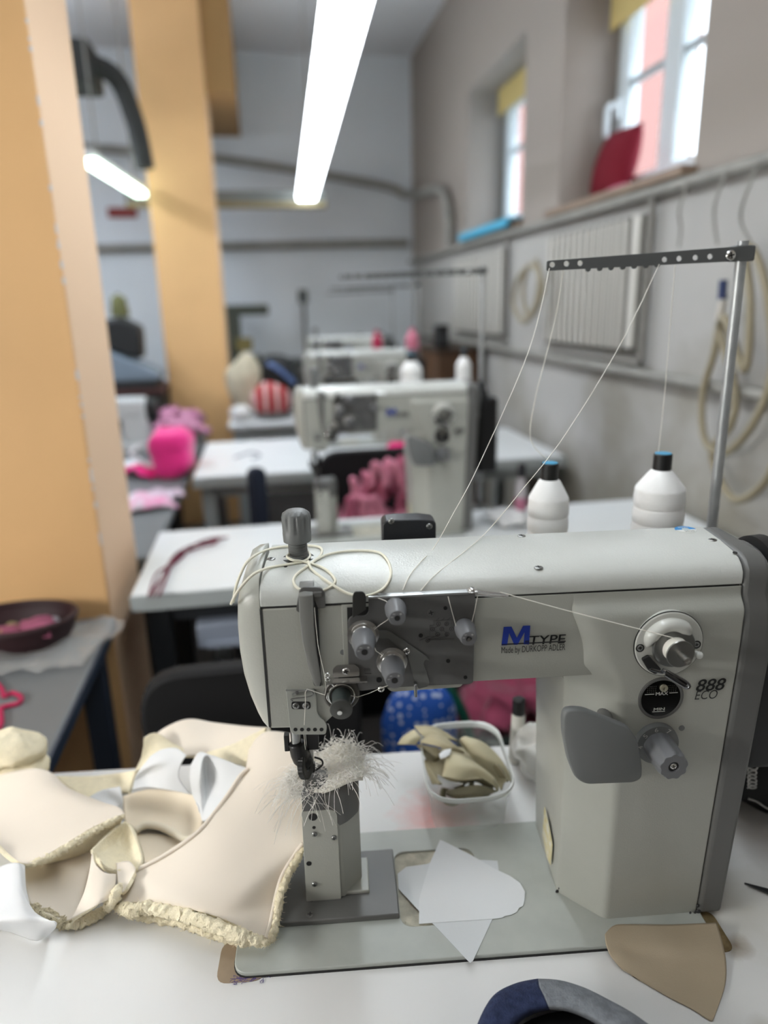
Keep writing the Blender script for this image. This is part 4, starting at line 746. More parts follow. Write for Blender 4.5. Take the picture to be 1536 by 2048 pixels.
def build_tub():
    T = bench('plastic_tub', 'clear plastic tub of leather offcuts behind the machine post', 'tub')
    q = [bz(858, 1606, 60), bz(1038, 1590, 60), bz(990, 1442, 60), bz(838, 1452, 60)]
    rim = rpoly([(p.x, p.y) for p in q], 42, 8); c = V((sum(p[0] for p in rim) / len(rim), sum(p[1] for p in rim) / len(rim)))
    def rg(s_, z): return [(c.x + (x - c.x) * s_, c.y + (y - c.y) * s_, z) for x, y in rim]
    PL = clear('clear_plastic', 'dfe4e2', .84, .18)
    b = MB(); b.loft([rg(.8, .6), rg(.86, 1), rg(.92, 40), rg(.97, 45), rg(.985, 56)], False); b.f([b.v(p) for p in rg(.8, .6)])
    b.build('tub_wall', PL, T, ang=50)
    b = MB(); b.loft([rg(.975, 54), rg(1.0, 55), rg(1.03, 59), rg(1.02, 62), rg(.985, 61), rg(.975, 54)], False); b.build('rim', clear('rim_plastic', 'e6eae8', .35, .2), T, ang=50)
    OL = [mat('olive_leather', 'a89f82', .6, bump=.1, bs=600), mat('olive_back', 'c9c4b2', .8), mat('olive_edge', '6f6a58', .8)]
    OL2 = [mat('pale_leather', 'bdb596', .6, bump=.1, bs=600), OL[1], OL[2]]
    def sc(label, rows, m=OL, th=1.6, name='leather_offcut', cat='leather offcut', grp=None):
        o = bench(name, label, cat, grp); sheet('offcut_face', rows, th, m, o, 16, 14, 3); return o
    T_ = lambda pts, zs: [[(700 + x / 3.657, 1380 + y / 3.657, z) for (x, y), z in zip(r, zr)] for r, zr in zip(pts, zs)]
    sc('fan shaped beige leather offcut hanging over the left rim of the tub', T_([[(345, 398), (385, 340), (470, 285)], [(410, 400), (450, 350), (495, 315)], [(478, 402), (505, 370), (522, 342)]], [[64, 68, 72], [66, 72, 74], [64, 68, 72]]), OL2)
    sc('long olive leather offcut at the back of the heap in the tub', T_([[(468, 262), (545, 258), (622, 266)], [(510, 320), (620, 300), (710, 312)], [(560, 352), (690, 352), (792, 372)]], [[74, 76, 74], [74, 80, 76], [72, 76, 68]]))
    sc('dark olive leather offcut under the folded ones at the left side of the tub', T_([[(478, 398), (560, 408), (645, 420)], [(530, 460), (600, 470), (655, 480)], [(560, 520), (610, 535), (650, 510)]], [[62, 66, 66], [52, 58, 58], [42, 48, 50]]), [mat('dark_olive', '8a8268', .6), OL[1], OL[2]])
    sc('olive leather offcut folded in the middle of the tub', T_([[(506, 382), (560, 335), (605, 308)], [(610, 405), (650, 370), (700, 345)], [(720, 440), (760, 425), (790, 420)], [(828, 466), (836, 462), (840, 455)]], [[70, 76, 78], [76, 82, 80], [74, 78, 76], [66, 66, 66]]))
    sc('triangular olive leather offcut at the front of the tub', T_([[(672, 632), (690, 550), (718, 468)], [(800, 655), (820, 560), (800, 475)], [(930, 635), (930, 570), (900, 520)], [(1050, 700), (1040, 640), (990, 580)], [(1082, 745), (1085, 700), (1060, 640)]], [[62, 70, 76], [64, 76, 78], [66, 76, 74], [58, 66, 66], [40, 50, 56]]), OL2)
    b = bench('leather_offcut', 'pale leather offcut bent over the right side of the tub', 'leather offcut')
    sheet('bent_sheet', T_([[(798, 378), (812, 350), (850, 338), (870, 360)], [(860, 460), (890, 400), (960, 375), (1000, 410)], [(960, 570), (990, 490), (1060, 455), (1090, 520)], [(1050, 650), (1080, 580), (1140, 560), (1150, 610)], [(1105, 735), (1130, 680), (1180, 665), (1190, 690)]], [[70, 78, 78, 70], [66, 80, 80, 64], [56, 72, 72, 56], [44, 60, 62, 48], [34, 46, 48, 40]]), 1.6, OL2, b, 20, 24, 3)
    sc('white paper scrap tucked between leather offcuts in the tub', T_([[(652, 468), (690, 438), (742, 428)], [(655, 485), (690, 468), (738, 450)], [(662, 505), (700, 490), (730, 475)]], [[78, 79, 79], [78, 79, 79], [76, 78, 78]]), [mat('scrap_white', 'dcdfe0', .8)], .6, 'paper_scrap', 'paper scrap')
    sc('white lining scrap at the front left inside the tub', T_([[(640, 620), (720, 665), (830, 690)], [(650, 680), (720, 705), (800, 700)], [(680, 715), (720, 720), (760, 715)]], [[52, 52, 50], [42, 42, 44], [34, 36, 38]]), [MATS['scrap_white']], .8, 'lining_scrap', 'fabric scrap')
    sc('olive leather offcut lying deep at the front of the tub', T_([[(690, 735), (780, 720), (860, 700)], [(760, 770), (870, 760), (960, 700)], [(900, 790), (1000, 770), (1075, 745)]], [[26, 30, 36], [22, 28, 40], [22, 26, 34]]), [mat('curl_back', '8d8870', .6), OL[1], OL[2]])
    for lab, g, z in (('wide pale leather offcut under the whole heap in the tub', [[(560, 470), (700, 420), (860, 420)], [(600, 580), (780, 560), (1000, 500)], [(660, 690), (860, 660), (1080, 640)]], 46), ('olive leather offcut standing against the left wall of the tub', [[(530, 500), (570, 520), (610, 540)], [(560, 590), (600, 600), (640, 600)], [(600, 690), (650, 690), (690, 680)]], 44),
            ('brownish leather offcut wedged between tub wall and bent piece', [[(960, 470), (1020, 480), (1060, 500)], [(1030, 540), (1090, 560), (1120, 580)], [(1090, 640), (1140, 650), (1160, 670)]], 60), ('dark leather offcut at the very bottom of the tub front', [[(680, 750), (800, 740), (920, 730)], [(760, 790), (880, 790), (1000, 760)], [(840, 815), (940, 810), (1040, 790)]], 12)):
        sc(lab, T_(g, [[z, z + 5, z], [z + 3, z + 7, z + 2], [z - 4, z, z - 2]]), [MATS['dark_olive'] if 'dark' in lab or 'brown' in lab else OL[0], OL[1], OL[2]])
    cu = bench('leather_offcut', 'curled grey green leather strip at the bottom front of the tub', 'leather offcut')
    for i, (x, y, z, r) in enumerate(((905, 1590, 18, 16), (945, 1580, 24, 20), (965, 1570, 24, 18))):
        p = bz(x, y, z); t = MB(); t.tube([p + V((math.cos(a) * r * (1 - a / 14), math.sin(a) * 6, math.sin(a) * r * .7 * (1 - a / 14))) for a in [k * .5 for k in range(14)]], 3.2, 8, False, 3, flat=2.2); t.build('curl', mat('curl_olive', '7d7860', .6), cu)
    # spool and bag behind the tub
    p = bz(1034, 1520, 0); sp = bench('thread_spool', 'slim pale thread spool with black top standing behind the tub', 'thread spool')
    zt_ = by(1034, 1396, p.y).z
    MB().lathe([(13, .5), (13, 3), (12, 4), (9, zt_ - 26), (8, zt_ - 22)], (p.x, p.y, 0), (0, 0, 1), 28).build('thread_winding', mat('spool_thread', 'c9c7bf', .6, bump=.2, bs=700), sp, ang=30)
    MB().lathe([(8.6, zt_ - 24), (8.8, zt_ - 2), (6, zt_)], (p.x, p.y, 0), (0, 0, 1), 24).build('core', BLACK, sp, ang=30)
    BG = clear('milky_film', 'e3e2dc', .45, .3)
    p = bz(1082, 1610, 0); b = MB(); b.ball((p.x + 22, p.y + 55, 34), (42, 48, 34), 28, 20)
    for v in b.bm.verts: v.co += noise.noise_vector(v.co * 45) * .012
    o = b.build('plastic_bag', BG, None, ang=80); o.location = BO; o.rotation_euler = (0, 0, MA); tag(o, 'crumpled milky plastic bag between the tub and the machine column', 'plastic bag')
    # black bag right of the machine
    b = MB(); bl = bench('black_bag', 'black fabric bag with white curly print behind the right end of the machine', 'bag')
    b.ball((640, 200, 78), (92, 70, 78), 36, 26, fn=lambda d: 1.0)
    for v in b.bm.verts: v.co += noise.noise_vector(v.co * 22) * .016; v.co.z = max(v.co.z, .001)
    bagobj = b.build('bag_body', mat('black_cloth', '101113', .85), bl, ang=80); bpy.context.view_layer.update()
    def on_bag(px, py):
        q0, q1 = by(px, py, 0), by(px, py, 300); best = None
        for k_ in range(400):
            p_ = q0.lerp(q1, k_ / 400); e_ = (V(((p_.x - 640) / 94, (p_.y - 200) / 72, (p_.z - 78) / 80))).length
            if best is None or e_ < best[0]: best = (e_, p_)
            if e_ < 1: break
        p_ = best[1]; tree_ = bagobj.closest_point_on_mesh(p_ * .001); return tree_[1] * 1000 + tree_[2] * 1.0
    t = MB()
    pts = []
    for i in range(60):
        s_ = i / 59; pts.append(on_bag(1508 + 9 * math.sin(i * 1.25) - 4 * s_, 1480 + 100 * s_ + 6 * math.cos(i * 1.25)))
    t.tube(pts, .9, 5, False, 2); t.build('white_print', mat('print_white', 'd8d8d6', .7), bl)
    t = MB(); t.tube([on_bag(1496, 1605), on_bag(1512, 1612), on_bag(1536, 1622), on_bag(1570, 1625)], 1.1, 6, False, 6); t.build('drawstring', MATS['print_white'], bl)
# ------------------------------------------------------------------ room (metres)
WALL = mat('wall_plaster', 'b8b6b2', .85, bump=.15, bs=30, var=.08, vs=2.2, bdist=.003)
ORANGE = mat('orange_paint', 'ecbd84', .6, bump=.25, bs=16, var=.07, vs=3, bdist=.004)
PINKP = mat('pale_side', 'e6c4a2', .75, bump=.2, bs=20, bdist=.003)
PIPE = mat('pipe_grey', '9b9992', .5, var=.2, vs=12)
GTOP = mat('grey_worktop', '6f7274', .5, var=.06, vs=10)
WTOP = mat('bench_laminate', 'e6e9ea', .35, var=.03, vs=8)
BLUEST = mat('blue_steel', '2b3443', .45)
LGREY = mat('light_grey_steel', 'aeb4b4', .45)
XW, YF, ZCEIL = 1.25, 6.0, 3.21
def mbox(name, m, parent, x0, x1, y0, y1, z0, z1, bevel=0, **k): return MB(1).box(x0, x1, y0, y1, z0, z1).build(name, m, parent, bevel=bevel, **k)
def damp(m):
    nt = m.node_tree; N, L = nt.nodes, nt.links; b = N['Principled BSDF']; src = b.inputs['Base Color'].links[0].from_socket
    tc = N.new('ShaderNodeTexCoord'); n = N.new('ShaderNodeTexNoise'); n.inputs['Scale'].default_value = 2.6; n.inputs['Detail'].default_value = 5; L.new(tc.outputs['Object'], n.inputs['Vector'])
    sp = N.new('ShaderNodeSeparateXYZ'); L.new(tc.outputs['Object'], sp.inputs[0])
    a = N.new('ShaderNodeMath'); a.operation = 'MULTIPLY_ADD'; a.inputs[1].default_value = -2.2; a.inputs[2].default_value = 2.55; L.new(sp.outputs['Z'], a.inputs[0])
    c = N.new('ShaderNodeMath'); c.operation = 'MULTIPLY_ADD'; c.inputs[1].default_value = 5.0; c.inputs[2].default_value = -2.6; L.new(n.outputs['Fac'], c.inputs[0])
    f = N.new('ShaderNodeMath'); f.operation = 'ADD'; L.new(a.outputs[0], f.inputs[0]); L.new(c.outputs[0], f.inputs[1])
    g = N.new('ShaderNodeMath'); g.operation = 'MULTIPLY'; g.use_clamp = True; g.inputs[1].default_value = .8; L.new(f.outputs[0], g.inputs[0])
    h = N.new('ShaderNodeMath'); h.operation = 'MULTIPLY'; h.inputs[1].default_value = .62; L.new(g.outputs[0], h.inputs[0])
    mx = N.new('ShaderNodeMixRGB'); mx.inputs['Color2'].default_value = srgb('7d755f'); L.new(h.outputs[0], mx.inputs['Fac']); L.new(src, mx.inputs['Color1']); u = N.new('ShaderNodeMath'); u.operation = 'GREATER_THAN'; u.inputs[1].default_value = 1.735; L.new(sp.outputs['Z'], u.inputs[0])   # darker, warmer colour above the pipe line
    m2 = N.new('ShaderNodeMixRGB'); m2.inputs['Color2'].default_value = srgb('a0978f'); L.new(u.outputs[0], m2.inputs['Fac']); L.new(mx.outputs['Color'], m2.inputs['Color1']); L.new(m2.outputs['Color'], b.inputs['Base Color']); return m

def build_room():
    st = lambda o: struct(o)
    st(mbox('floor', mat('floor_concrete', '4c4845', .7, var=.3, vs=4, bump=.1, bs=30), None, -4.2, 1.6, -2.6, 6.3, -.1, 0))
    st(mbox('ceiling', mat('ceiling_paint', 'dedee0', .9), None, -4.2, 1.6, -2.6, 6.3, ZCEIL, ZCEIL + .15))
    st(mbox('wall_back', mat('wall_far', 'ebf1f6', .8, var=.07, vs=1.6), None, -4.2, 1.6, YF, YF + .2, 0, ZCEIL))
    st(mbox('wall_front', mat('wall_front_paint', '8d8983', .85), None, -4.2, 1.6, -2.7, -2.5, 0, ZCEIL))
    st(mbox('wall_left', WALL, None, -4.3, -4.1, -2.6, 6.2, 0, ZCEIL))
    k = 1
    wr = plate('wall_right', [[(-2.6, 0), (6.2, 0), (6.2, ZCEIL), (-2.6, ZCEIL)], [(2.05, 1.775), (3.03, 1.775), (3.03, 2.62), (2.05, 2.62)], [(3.47, 1.79), (4.42, 1.79), (4.42, 2.57), (3.47, 2.57)]], XW, XW + .28, damp(mat('wall_plaster_damp', 'b8b6b2', .85, bump=.15, bs=30, var=.08, vs=2.2, bdist=.003)), None, 'x', .001, 1)
    st(wr)
    # ---- windows
    FRM = mat('window_pvc', 'd9e2e6', .35); GLS = clear('pane_glass', '1c2122', .94, .03)
    for i, (y0, y1, z0, z1, hdl) in enumerate(((2.05, 3.03, 1.775, 2.62, True), (3.47, 4.42, 1.79, 2.57, False)), 1):
        X = XW + .25; W = thing('window_%d' % i, '', 'window', (X, (y0 + y1) / 2, z0)); del W['label']; del W['category']; st(W)
        def fb(name, ya, yb, za, zb, xa=-.02, xb=.04, m=FRM): return mbox(name, m, W, xa, xb, ya - W.location.y, yb - W.location.y, za - z0, zb - z0, .006)
        plate('frame', [[(y0 - W.location.y, 0), (y1 - W.location.y, 0), (y1 - W.location.y, z1 - z0), (y0 - W.location.y, z1 - z0)], [(y0 + .05 - W.location.y, .05), (y1 - .05 - W.location.y, .05), (y1 - .05 - W.location.y, z1 - z0 - .05), (y0 + .05 - W.location.y, z1 - z0 - .05)]], -.02, .032, FRM, W, 'x', .004, 1)
        ym = (y0 + .55, y0 + .46)[i - 1]
        for ya, yb in ((y0 + .045, ym), (ym, y1 - .045)):
            s = plate('sash', [[(ya - W.location.y, .045), (yb - W.location.y, .045), (yb - W.location.y, z1 - z0 - .045), (ya - W.location.y, z1 - z0 - .045)], [(ya + .05 - W.location.y, .1), (yb - .05 - W.location.y, .1), (yb - .05 - W.location.y, z1 - z0 - .1), (ya + .05 - W.location.y, z1 - z0 - .1)]], -.035, .03, FRM, W, 'x', .006, 1)
            fb('pane', ya + .045, yb - .045, z0 + .09, z1 - .09, -.026, -.022, GLS).parent = s
            fb('glazing_bar', ya + .045, yb - .045, z0 + .44, z0 + .465, -.018, .012).parent = s
        if hdl:
            h = MB(1); h.box(-.055, -.04, y1 - .09 - W.location.y, y1 - .06 - W.location.y, .33, .40); h.tube([(-.055, y1 - .075 - W.location.y, .37), (-.09, y1 - .075 - W.location.y, .37), (-.09, y1 - .075 - W.location.y, .26)], .012, 8, False, 3); h.build('handle', FRM, W, bevel=.004)
    b1 = mbox('roller_blind', mat('blind_yellow', 'c9b476', .8), None, XW + .17, XW + .18, 2.6, 3.0, 2.42, 2.619); tag(b1, 'yellow roller blind rolled down a little at the top of the nearer window', 'blind')
    b2 = mbox('roller_blind', MATS['blind_yellow'], None, XW + .17, XW + .18, 3.5, 4.38, 2.44, 2.569); tag(b2, 'yellow roller blind at the top of the farther window', 'blind')
    s1 = st(mbox('trim_1', mat('sill_wood', '8d7866', .6, var=.15, vs=9), None, XW - .05, XW + .23, 2.03, 3.06, 1.748, 1.776, .004))
    s2 = st(mbox('trim_2', MATS['sill_wood'], None, XW - .03, XW + .23, 3.45, 4.44, 1.76, 1.79, .004))
    cl = MB(1); cl.box(XW - .06, XW + .2, 3.46, 4.4, 1.791, 1.803); cl.box(XW - .062, XW - .05, 3.5, 4.38, 1.765, 1.803)
    tag(cl.build('blue_cloth', mat('cloth_cyan', '4fb0d4', .8), None, bevel=.003), 'bright blue cloth lying along the sill of the farther window', 'cloth')
    # cushion
    c = MB(1); p0, p1, p2, p3 = at_x(1178, 402, 1.40), at_x(1222, 268, 1.46), at_x(1287, 243, 1.46), at_x(1248, 392, 1.40)
    G = []
    for i in range(17):
        row = []
        for j in range(17):
            u, v = j / 16, i / 16; p = (p0 * (1 - u) + p3 * u) * (1 - v) + (p1 * (1 - u) + p2 * u) * v; p.z = max(p.z, 1.778); row.append(p)
        G.append(row)
    nn = (p3 - p0).cross(p1 - p0).normalized()
    for sgn in (1, -1):
        c.grid([[p + nn * sgn * .062 * (max(0, math.sin(math.pi * j / 16) * math.sin(math.pi * i / 16)) ** .45) for j, p in enumerate(r)] for i, r in enumerate(G)])
    bmesh.ops.remove_doubles(c.bm, verts=c.bm.verts, dist=1e-5)
    cu = c.build('cushion', mat('crimson_velvet', '7a0b23', .9, bump=.3, bs=120), None, ang=80); tag(cu, 'dark red cushion leaning against the glass on the window sill', 'cushion')
    cd_ = MB(1); q = at_x(1268, 385, 1.36); cd_.ball((1.36, q.y, 1.796), (.09, .15, .019), 20, 12); tag(cd_.build('pink_cloth', mat('rose_cloth', 'c2587c', .85), None), 'folded rose cloth lying flat on the window sill beside the cushion', 'cloth')
    # ---- outside
    st(mbox('outside_facade', mat('facade_pink', '8a645d', .9, bump=.2, bs=10), None, 4.6, 4.9, 8.1, 18, -1, 5.6))
    st(mbox('outside_ground', mat('yard_ground', '8c8a84', .9), None, 1.7, 40, -10, 40, -1.2, -1))
    # ---- columns, beam
    for n, (x0, x1, y0, y1) in (('column_near', (-.755, -.385, 1.585, 1.945)), ('column_far', (-.62, -.235, 4.8, 5.15))):
        c = MB(1); c.box(x0, x1, y0, y1, 0, ZCEIL)
        o = c.build(n, [ORANGE, PINKP], None, bevel=.006)
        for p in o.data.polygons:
            if p.normal.x > .5: p.material_index = 1  # right-hand faces take the paler, pinker colour
        st(o)
    R_ = random.Random(8); ch = MB(1)
    for i in range(34):
        z = R_.uniform(.9, 2.6); ch.ball((-.387, 1.587, z), (R_.uniform(.002, .0045), R_.uniform(.002, .004), R_.uniform(.003, .011)), 7, 5)
    o = ch.build('chipped_plaster', mat('raw_plaster', 'd8d4d2', .9), None); o['kind'] = 'stuff'; tag(o, 'pale chips along the front corner of the near orange column', 'plaster chips')
    st(mbox('beam', mat('brown_beam', 'a5804f', .7), None, -.6, -.06, 4.84, 6, 2.65, ZCEIL))
    # ---- pipes
    def pipe(label, pts, r, m=PIPE, sub=6):
        b = MB(1); b.tube(pts, r, 12, False, sub); return tag(b.build('pipe', m, None, ang=80), label, 'pipe')
    pipe('upper heating pipe running along the right wall under the window sills', [(1.215, -2.4, 1.725), (1.215, 2, 1.728), (1.215, 4, 1.735), (1.215, 5.95, 1.745)], .017)
    pipe('lower heating pipe running along the right wall under the radiators', [(1.215, -2.4, 1.17), (1.215, 2, 1.178), (1.215, 4, 1.185), (1.215, 5.95, 1.19)], .016)
    pipe('thin pipe running level across the far wall', [(-4, 5.96, 1.86), (-1, 5.96, 1.875), (1.2, 5.96, 1.89)], .03)
    pipe('pipe sloping across the far wall and bending down beside the farther window', [(-1.2, 5.95, 2.56), (-.226, 5.95, 2.49), (.952, 5.95, 2.32), (1.16, 5.9, 2.24), (1.2, 5.6, 2.2), (1.205, 5.0, 2.14), (1.205, 4.76, 2.07), (1.205, 4.67, 1.93), (1.205, 4.66, 1.77)], .03, PIPE, 5)
    # ---- radiators
    RAD = mat('radiator_enamel', 'c9c6be', .5); RDK = mat('radiator_frame', '8d8a84', .7); RGP = mat('radiator_gap_shade', '57544f', .8)
    for lab, y0, y1, n in (('grey ribbed radiator on the right wall below the nearer window', 2.22, 3.06, 13), ('ribbed radiator on the right wall below the farther window', 3.6, 4.6, 12)):
        z0, z1 = 1.235, 1.675; r = thing('radiator', lab, 'radiator', (1.2, (y0 + y1) / 2, z0)); ly = lambda y: y - r.location.y
        mbox('back_panel', RGP, r, .028, .046, ly(y0) + .02, ly(y1), 0, z1 - z0, .004)  # dark panel colour stands in for the shade between the ribs
        mbox('side_frame', RDK, r, .01, .03, ly(y0) - .02, ly(y0) - .004, -.03, z1 - z0 + .04, .004); mbox('bottom_frame', RDK, r, .01, .03, ly(y0) - .02, ly(y1), -.03, -.014, .004)
        ya = y0 + .13
        mbox('end_rib', RAD, r, .012, .027, ly(y0) + .045, ly(y0) + .1, .02, z1 - z0, .006)
        for i in range(n):
            w = (y1 - ya) / n; y = ya + w * i; mbox('rib', RAD, r, .014, .027, ly(y) + w * .12, ly(y) + w * .66, .012, z1 - z0 - .005, .006)
    # ---- hoses and hooks on the wall
    HOSE = mat('hose_beige', '968c74', .5)
    h = thing('air_hose', 'beige coiled hose with blue connector hanging on the wall behind the thread stand', 'hose', (1.19, 1.75, 1.5)); hp = lambda x, y, X=1.19: at_x(x, y, X) - h.location
    b = MB(1); b.tube([hp(1448, 590), hp(1430, 700), hp(1405, 790), hp(1410, 880, 1.18), hp(1450, 905, 1.17), hp(1505, 850, 1.17), hp(1545, 740), hp(1536, 600), hp(1512, 510), hp(1490, 500), hp(1500, 600, 1.17), hp(1490, 740, 1.16), hp(1452, 640, 1.16), hp(1440, 660), hp(1470, 780), hp(1462, 850), hp(1425, 900), hp(1440, 960), hp(1475, 1000), hp(1530, 965), hp(1570, 870)], .0105, 10, False, 8); b.build('hose_coil', HOSE, h, ang=80)
    b = MB(1); b.cyl(hp(1447, 560, 1.17), hp(1444, 600, 1.17), .011); b.build('connector', mat('connector_blue', '24345f', .5), h); b = MB(1); b.cyl(hp(1446, 598, 1.17), hp(1438, 640, 1.17), .01); b.build('fitting', mat('fitting_white', 'c9c4bb', .4), h)
    h = thing('air_hose', 'tangled beige hose hanging at the left edge of the nearer radiator', 'hose', (1.16, 3.25, 1.5)); hp = lambda x, y, X=1.15: at_x(x, y, X) - h.location
    b = MB(1); b.tube([hp(1060, 530), hp(1035, 560), hp(1028, 610), hp(1050, 645), hp(1074, 600), hp(1078, 545), hp(1055, 535), hp(1046, 590), hp(1060, 635), hp(1084, 580), hp(1072, 520)], .011, 8, False, 8); b.build('hose_coil', HOSE, h, ang=80)
    for i, (px, lab) in enumerate(((1375, 'thin wire hook hanging from the upper pipe, left of the rod top'), (1450, 'bent wire hook hanging from the upper pipe above the rod top'), (1512, 'curved wire hook hanging from the upper pipe at the right edge'))):
        a = at_x(px, 365 + (1450 - px) * .2, 1.20); b = MB(1); b.tube([a + V((0, 0, .02)), a + V((-.02, .004 * i, -.05)), a + V((-.01, .012 * i, -.1)), a + V((-.012, -.012 * i, -.15))], .004, 6, False, 6); tag(b.build('wire_hook', PIPE, None, ang=80), lab, 'hook')
    # ---- lights
    TUBE = mat('tube_light', 'f2faff', .4, emit=LAMP); LBODY = mat('lamp_body', 'dfe0de', .5)
    def lamp(name, label, a, b_, w, m, body=LBODY, h=.012):
        a, b_ = V(a), V(b_); mid = (a + b_) / 2; d = b_ - a; t = thing(name, label, 'lamp', mid, math.atan2(-d.x, d.y)); L = d.length
        mbox('housing', body, t, -w * .22, w * .22, -L / 2, L / 2, .021, .06, .006)
        mbox('tube_cover', m, t, -w / 2, w / 2, -L / 2 + .01, L / 2 - .01, -h, .02, .006)
        for s_ in (-1, 1): mbox('hanger', PIPE, t, -.004, .004, s_ * L * .35 - .004, s_ * L * .35 + .004, .07, ZCEIL - mid.z, 0)
        return t
    lamp('strip_light', 'long white fluorescent strip light running over the machines to the far wall', (.19, .1, 2.1), (.345, 5.05, 2.1), .118, TUBE, h=.02)
    lamp('strip_light', 'short greenish white strip light glowing between the two orange columns', (-.76, 3.9, 2.1), (-.68, 4.95, 2.1), .07, mat('tube_green', 'e4ffee', .4, emit=LAMP * .5))
    lamp('strip_light', 'added strip light low at the left outside the view, brightening the near column', (-1.5, -.1, 1.42), (-1.5, .7, 1.42), .14, mat('fill_tube_left', 'fbfaf6', .4, emit=LAMP * 3.8), h=.10)  # unseen lamp, added to light the front of the near column
    lamp('strip_light', 'added strip light hung crosswise out of view, filling light onto the fronts', (-2.4, -1.3, 2.25), (-.5, -1.3, 2.25), .16, mat('fill_tube_cross', 'fff6ea', .4, emit=LAMP * .5))  # added fill lamp out of view, lifts the machine and column fronts
    lamp('strip_light', 'added unseen strip light at the far left, brightening the far wall', (-1.6, 3.0, 2.5), (-1.6, 4.9, 2.5), .16, mat('fill_tube_far', 'e8f1ff', .4, emit=LAMP * 2.6))  # off-view lamp added to raise the brightness of the far wall
    t = thing('cable_tray', 'grey cable tray hung crosswise at the far end of the long strip light', 'cable tray', (.1, 5.13, 2.06)); mbox('tray', mat('tray_grey', '6e7270', .6), t, -.9, .38, -.04, .04, .02, .09, .004); mbox('lower_edge', mat('tray_yellow', '8f8360', .6), t, -.9, .38, -.05, .05, -.01, .018, .003); mbox('hanger', PIPE, t, -.6, -.59, -.005, .005, .09, ZCEIL - 2.06)

def bench_table(label, x0, x1, y0, y1, z, top, legm, th=.03, drawer=None, front_edge=None, shelf=False, name='work_table'):
    cx, cy = (x0 + x1) / 2, (y0 + y1) / 2; t = thing(name, label, 'table', (cx, cy, 0)); X = lambda v: v - cx; Y = lambda v: v - cy
    mbox('tabletop', top, t, X(x0), X(x1), Y(y0), Y(y1), z - th, z, .008)
    if front_edge: mbox('edge_band', front_edge, t, X(x0) - .001, X(x1) + .001, Y(y0) - .002, Y(y0) + .004, z - th, z - .004, .001)
    for x in (x0 + .05, x1 - .05):
        for y in (y0 + .06, y1 - .06): mbox('leg', legm, t, X(x) - .025, X(x) + .025, Y(y) - .025, Y(y) + .025, 0, z - th, .004)
    for x in (x0 + .05, x1 - .05): mbox('side_rail', legm, t, X(x) - .02, X(x) + .02, Y(y0 + .085), Y(y1 - .085), z - th - .055, z - th - .001, .003)
    mbox('front_rail', legm, t, X(x0 + .08), X(x1 - .08), Y(y0) + .045, Y(y0) + .075, z - th - .05, z - th - .001, .003)
    if drawer:
        a, b = drawer; d = mbox('drawer', mat('drawer_grey', '8b93a2', .5), t, X(a), X(b), Y(y0) + .012, Y(y0) + .3, z - th - .115, z - th - .052, .006); mbox('drawer_lip', MATS['drawer_grey'], d, X(a) + .02, X(b) - .02, Y(y0) + .002, Y(y0) + .014, z - th - .112, z - th - .095, .003)
    return t
def blob(name, label, cat, c, r, m, amp=.015, fr=9, group=None, n=24, seed=0, floor=None, part=None):
    b = MB(1); b.ball((0, 0, 0), r, n, n * 2 // 3)
    for v in b.bm.verts:
        v.co += noise.noise_vector(v.co * fr + V((seed, seed * .7, 0))) * amp
        if floor is not None: v.co.z = max(v.co.z, floor - c[2])
    o = b.build(name, m, None, ang=80); o.location = c
    return tag(o, label, cat, group) if label else o
def patch(p, m, name, label, cat, sx, sy, h, rz=0, seed=0, group=None, th=.003, tilt=0):
    """a limp piece of cloth: a small rumpled sheet"""
    G = []
    for i in range(11):
        row = []
        for j in range(11):
            u, v = j / 10 - .5, i / 10 - .5; q = V((u * sx, v * sy, 0)); q += noise.noise_vector(V((u * 3 + seed, v * 3, seed * 1.7))) * h * .6; q.z = abs(q.z) + h * (.55 - u * u * 1.4 - v * v * 1.4); row.append(q)
        G.append(row)
    o = MB(1).grid(G).build(name, m, None, ang=80); md = o.modifiers.new('s', 'SOLIDIFY'); md.thickness = th
    o.location = p; o.rotation_euler = (tilt, 0, rz); return tag(o, label, cat, group) if label else o
def chair(label, x, y, rz, w=.4, ztop=.76, m=None):
    t = thing('work_chair', label, 'chair', (x, y, 0), rz); m = m or BLACK
    b = MB(1); pts = rpoly([(-w / 2, .5), (w / 2, .5), (w / 2, ztop), (-w / 2, ztop)], .09, 6); b.loft([[(p[0], -.2 - .03 * math.cos(p[0] * 6), p[1]) for p in pts], [(p[0], -.16 - .03 * math.cos(p[0] * 6), p[1]) for p in pts]]); b.build('backrest', m, t, bevel=.008)
    MB(1).prism(rpoly([(-.21, -.18), (.21, -.18), (.2, .22), (-.2, .22)], .08, 5), .42, .47).build('seat', m, t, bevel=.01)
    mbox('back_bar', mat('chair_steel', '3c3d40', .4, metal=.5), t, -.03, .03, -.2, -.19, .36, .6)
    MB(1).cyl((0, 0, .08), (0, 0, .42), .025).build('column', MATS['chair_steel'], t)
    for k in range(5):
        a = k * 2 * math.pi / 5 + .3; MB(1).tube([(0, 0, .1), (math.cos(a) * .15, math.sin(a) * .15, .08), (math.cos(a) * .27, math.sin(a) * .27, .055)], .016, 8, False, 3).ball((math.cos(a) * .27, math.sin(a) * .27, .026), .0255, 12, 8).build('leg', MATS['chair_steel'], t)
    return t
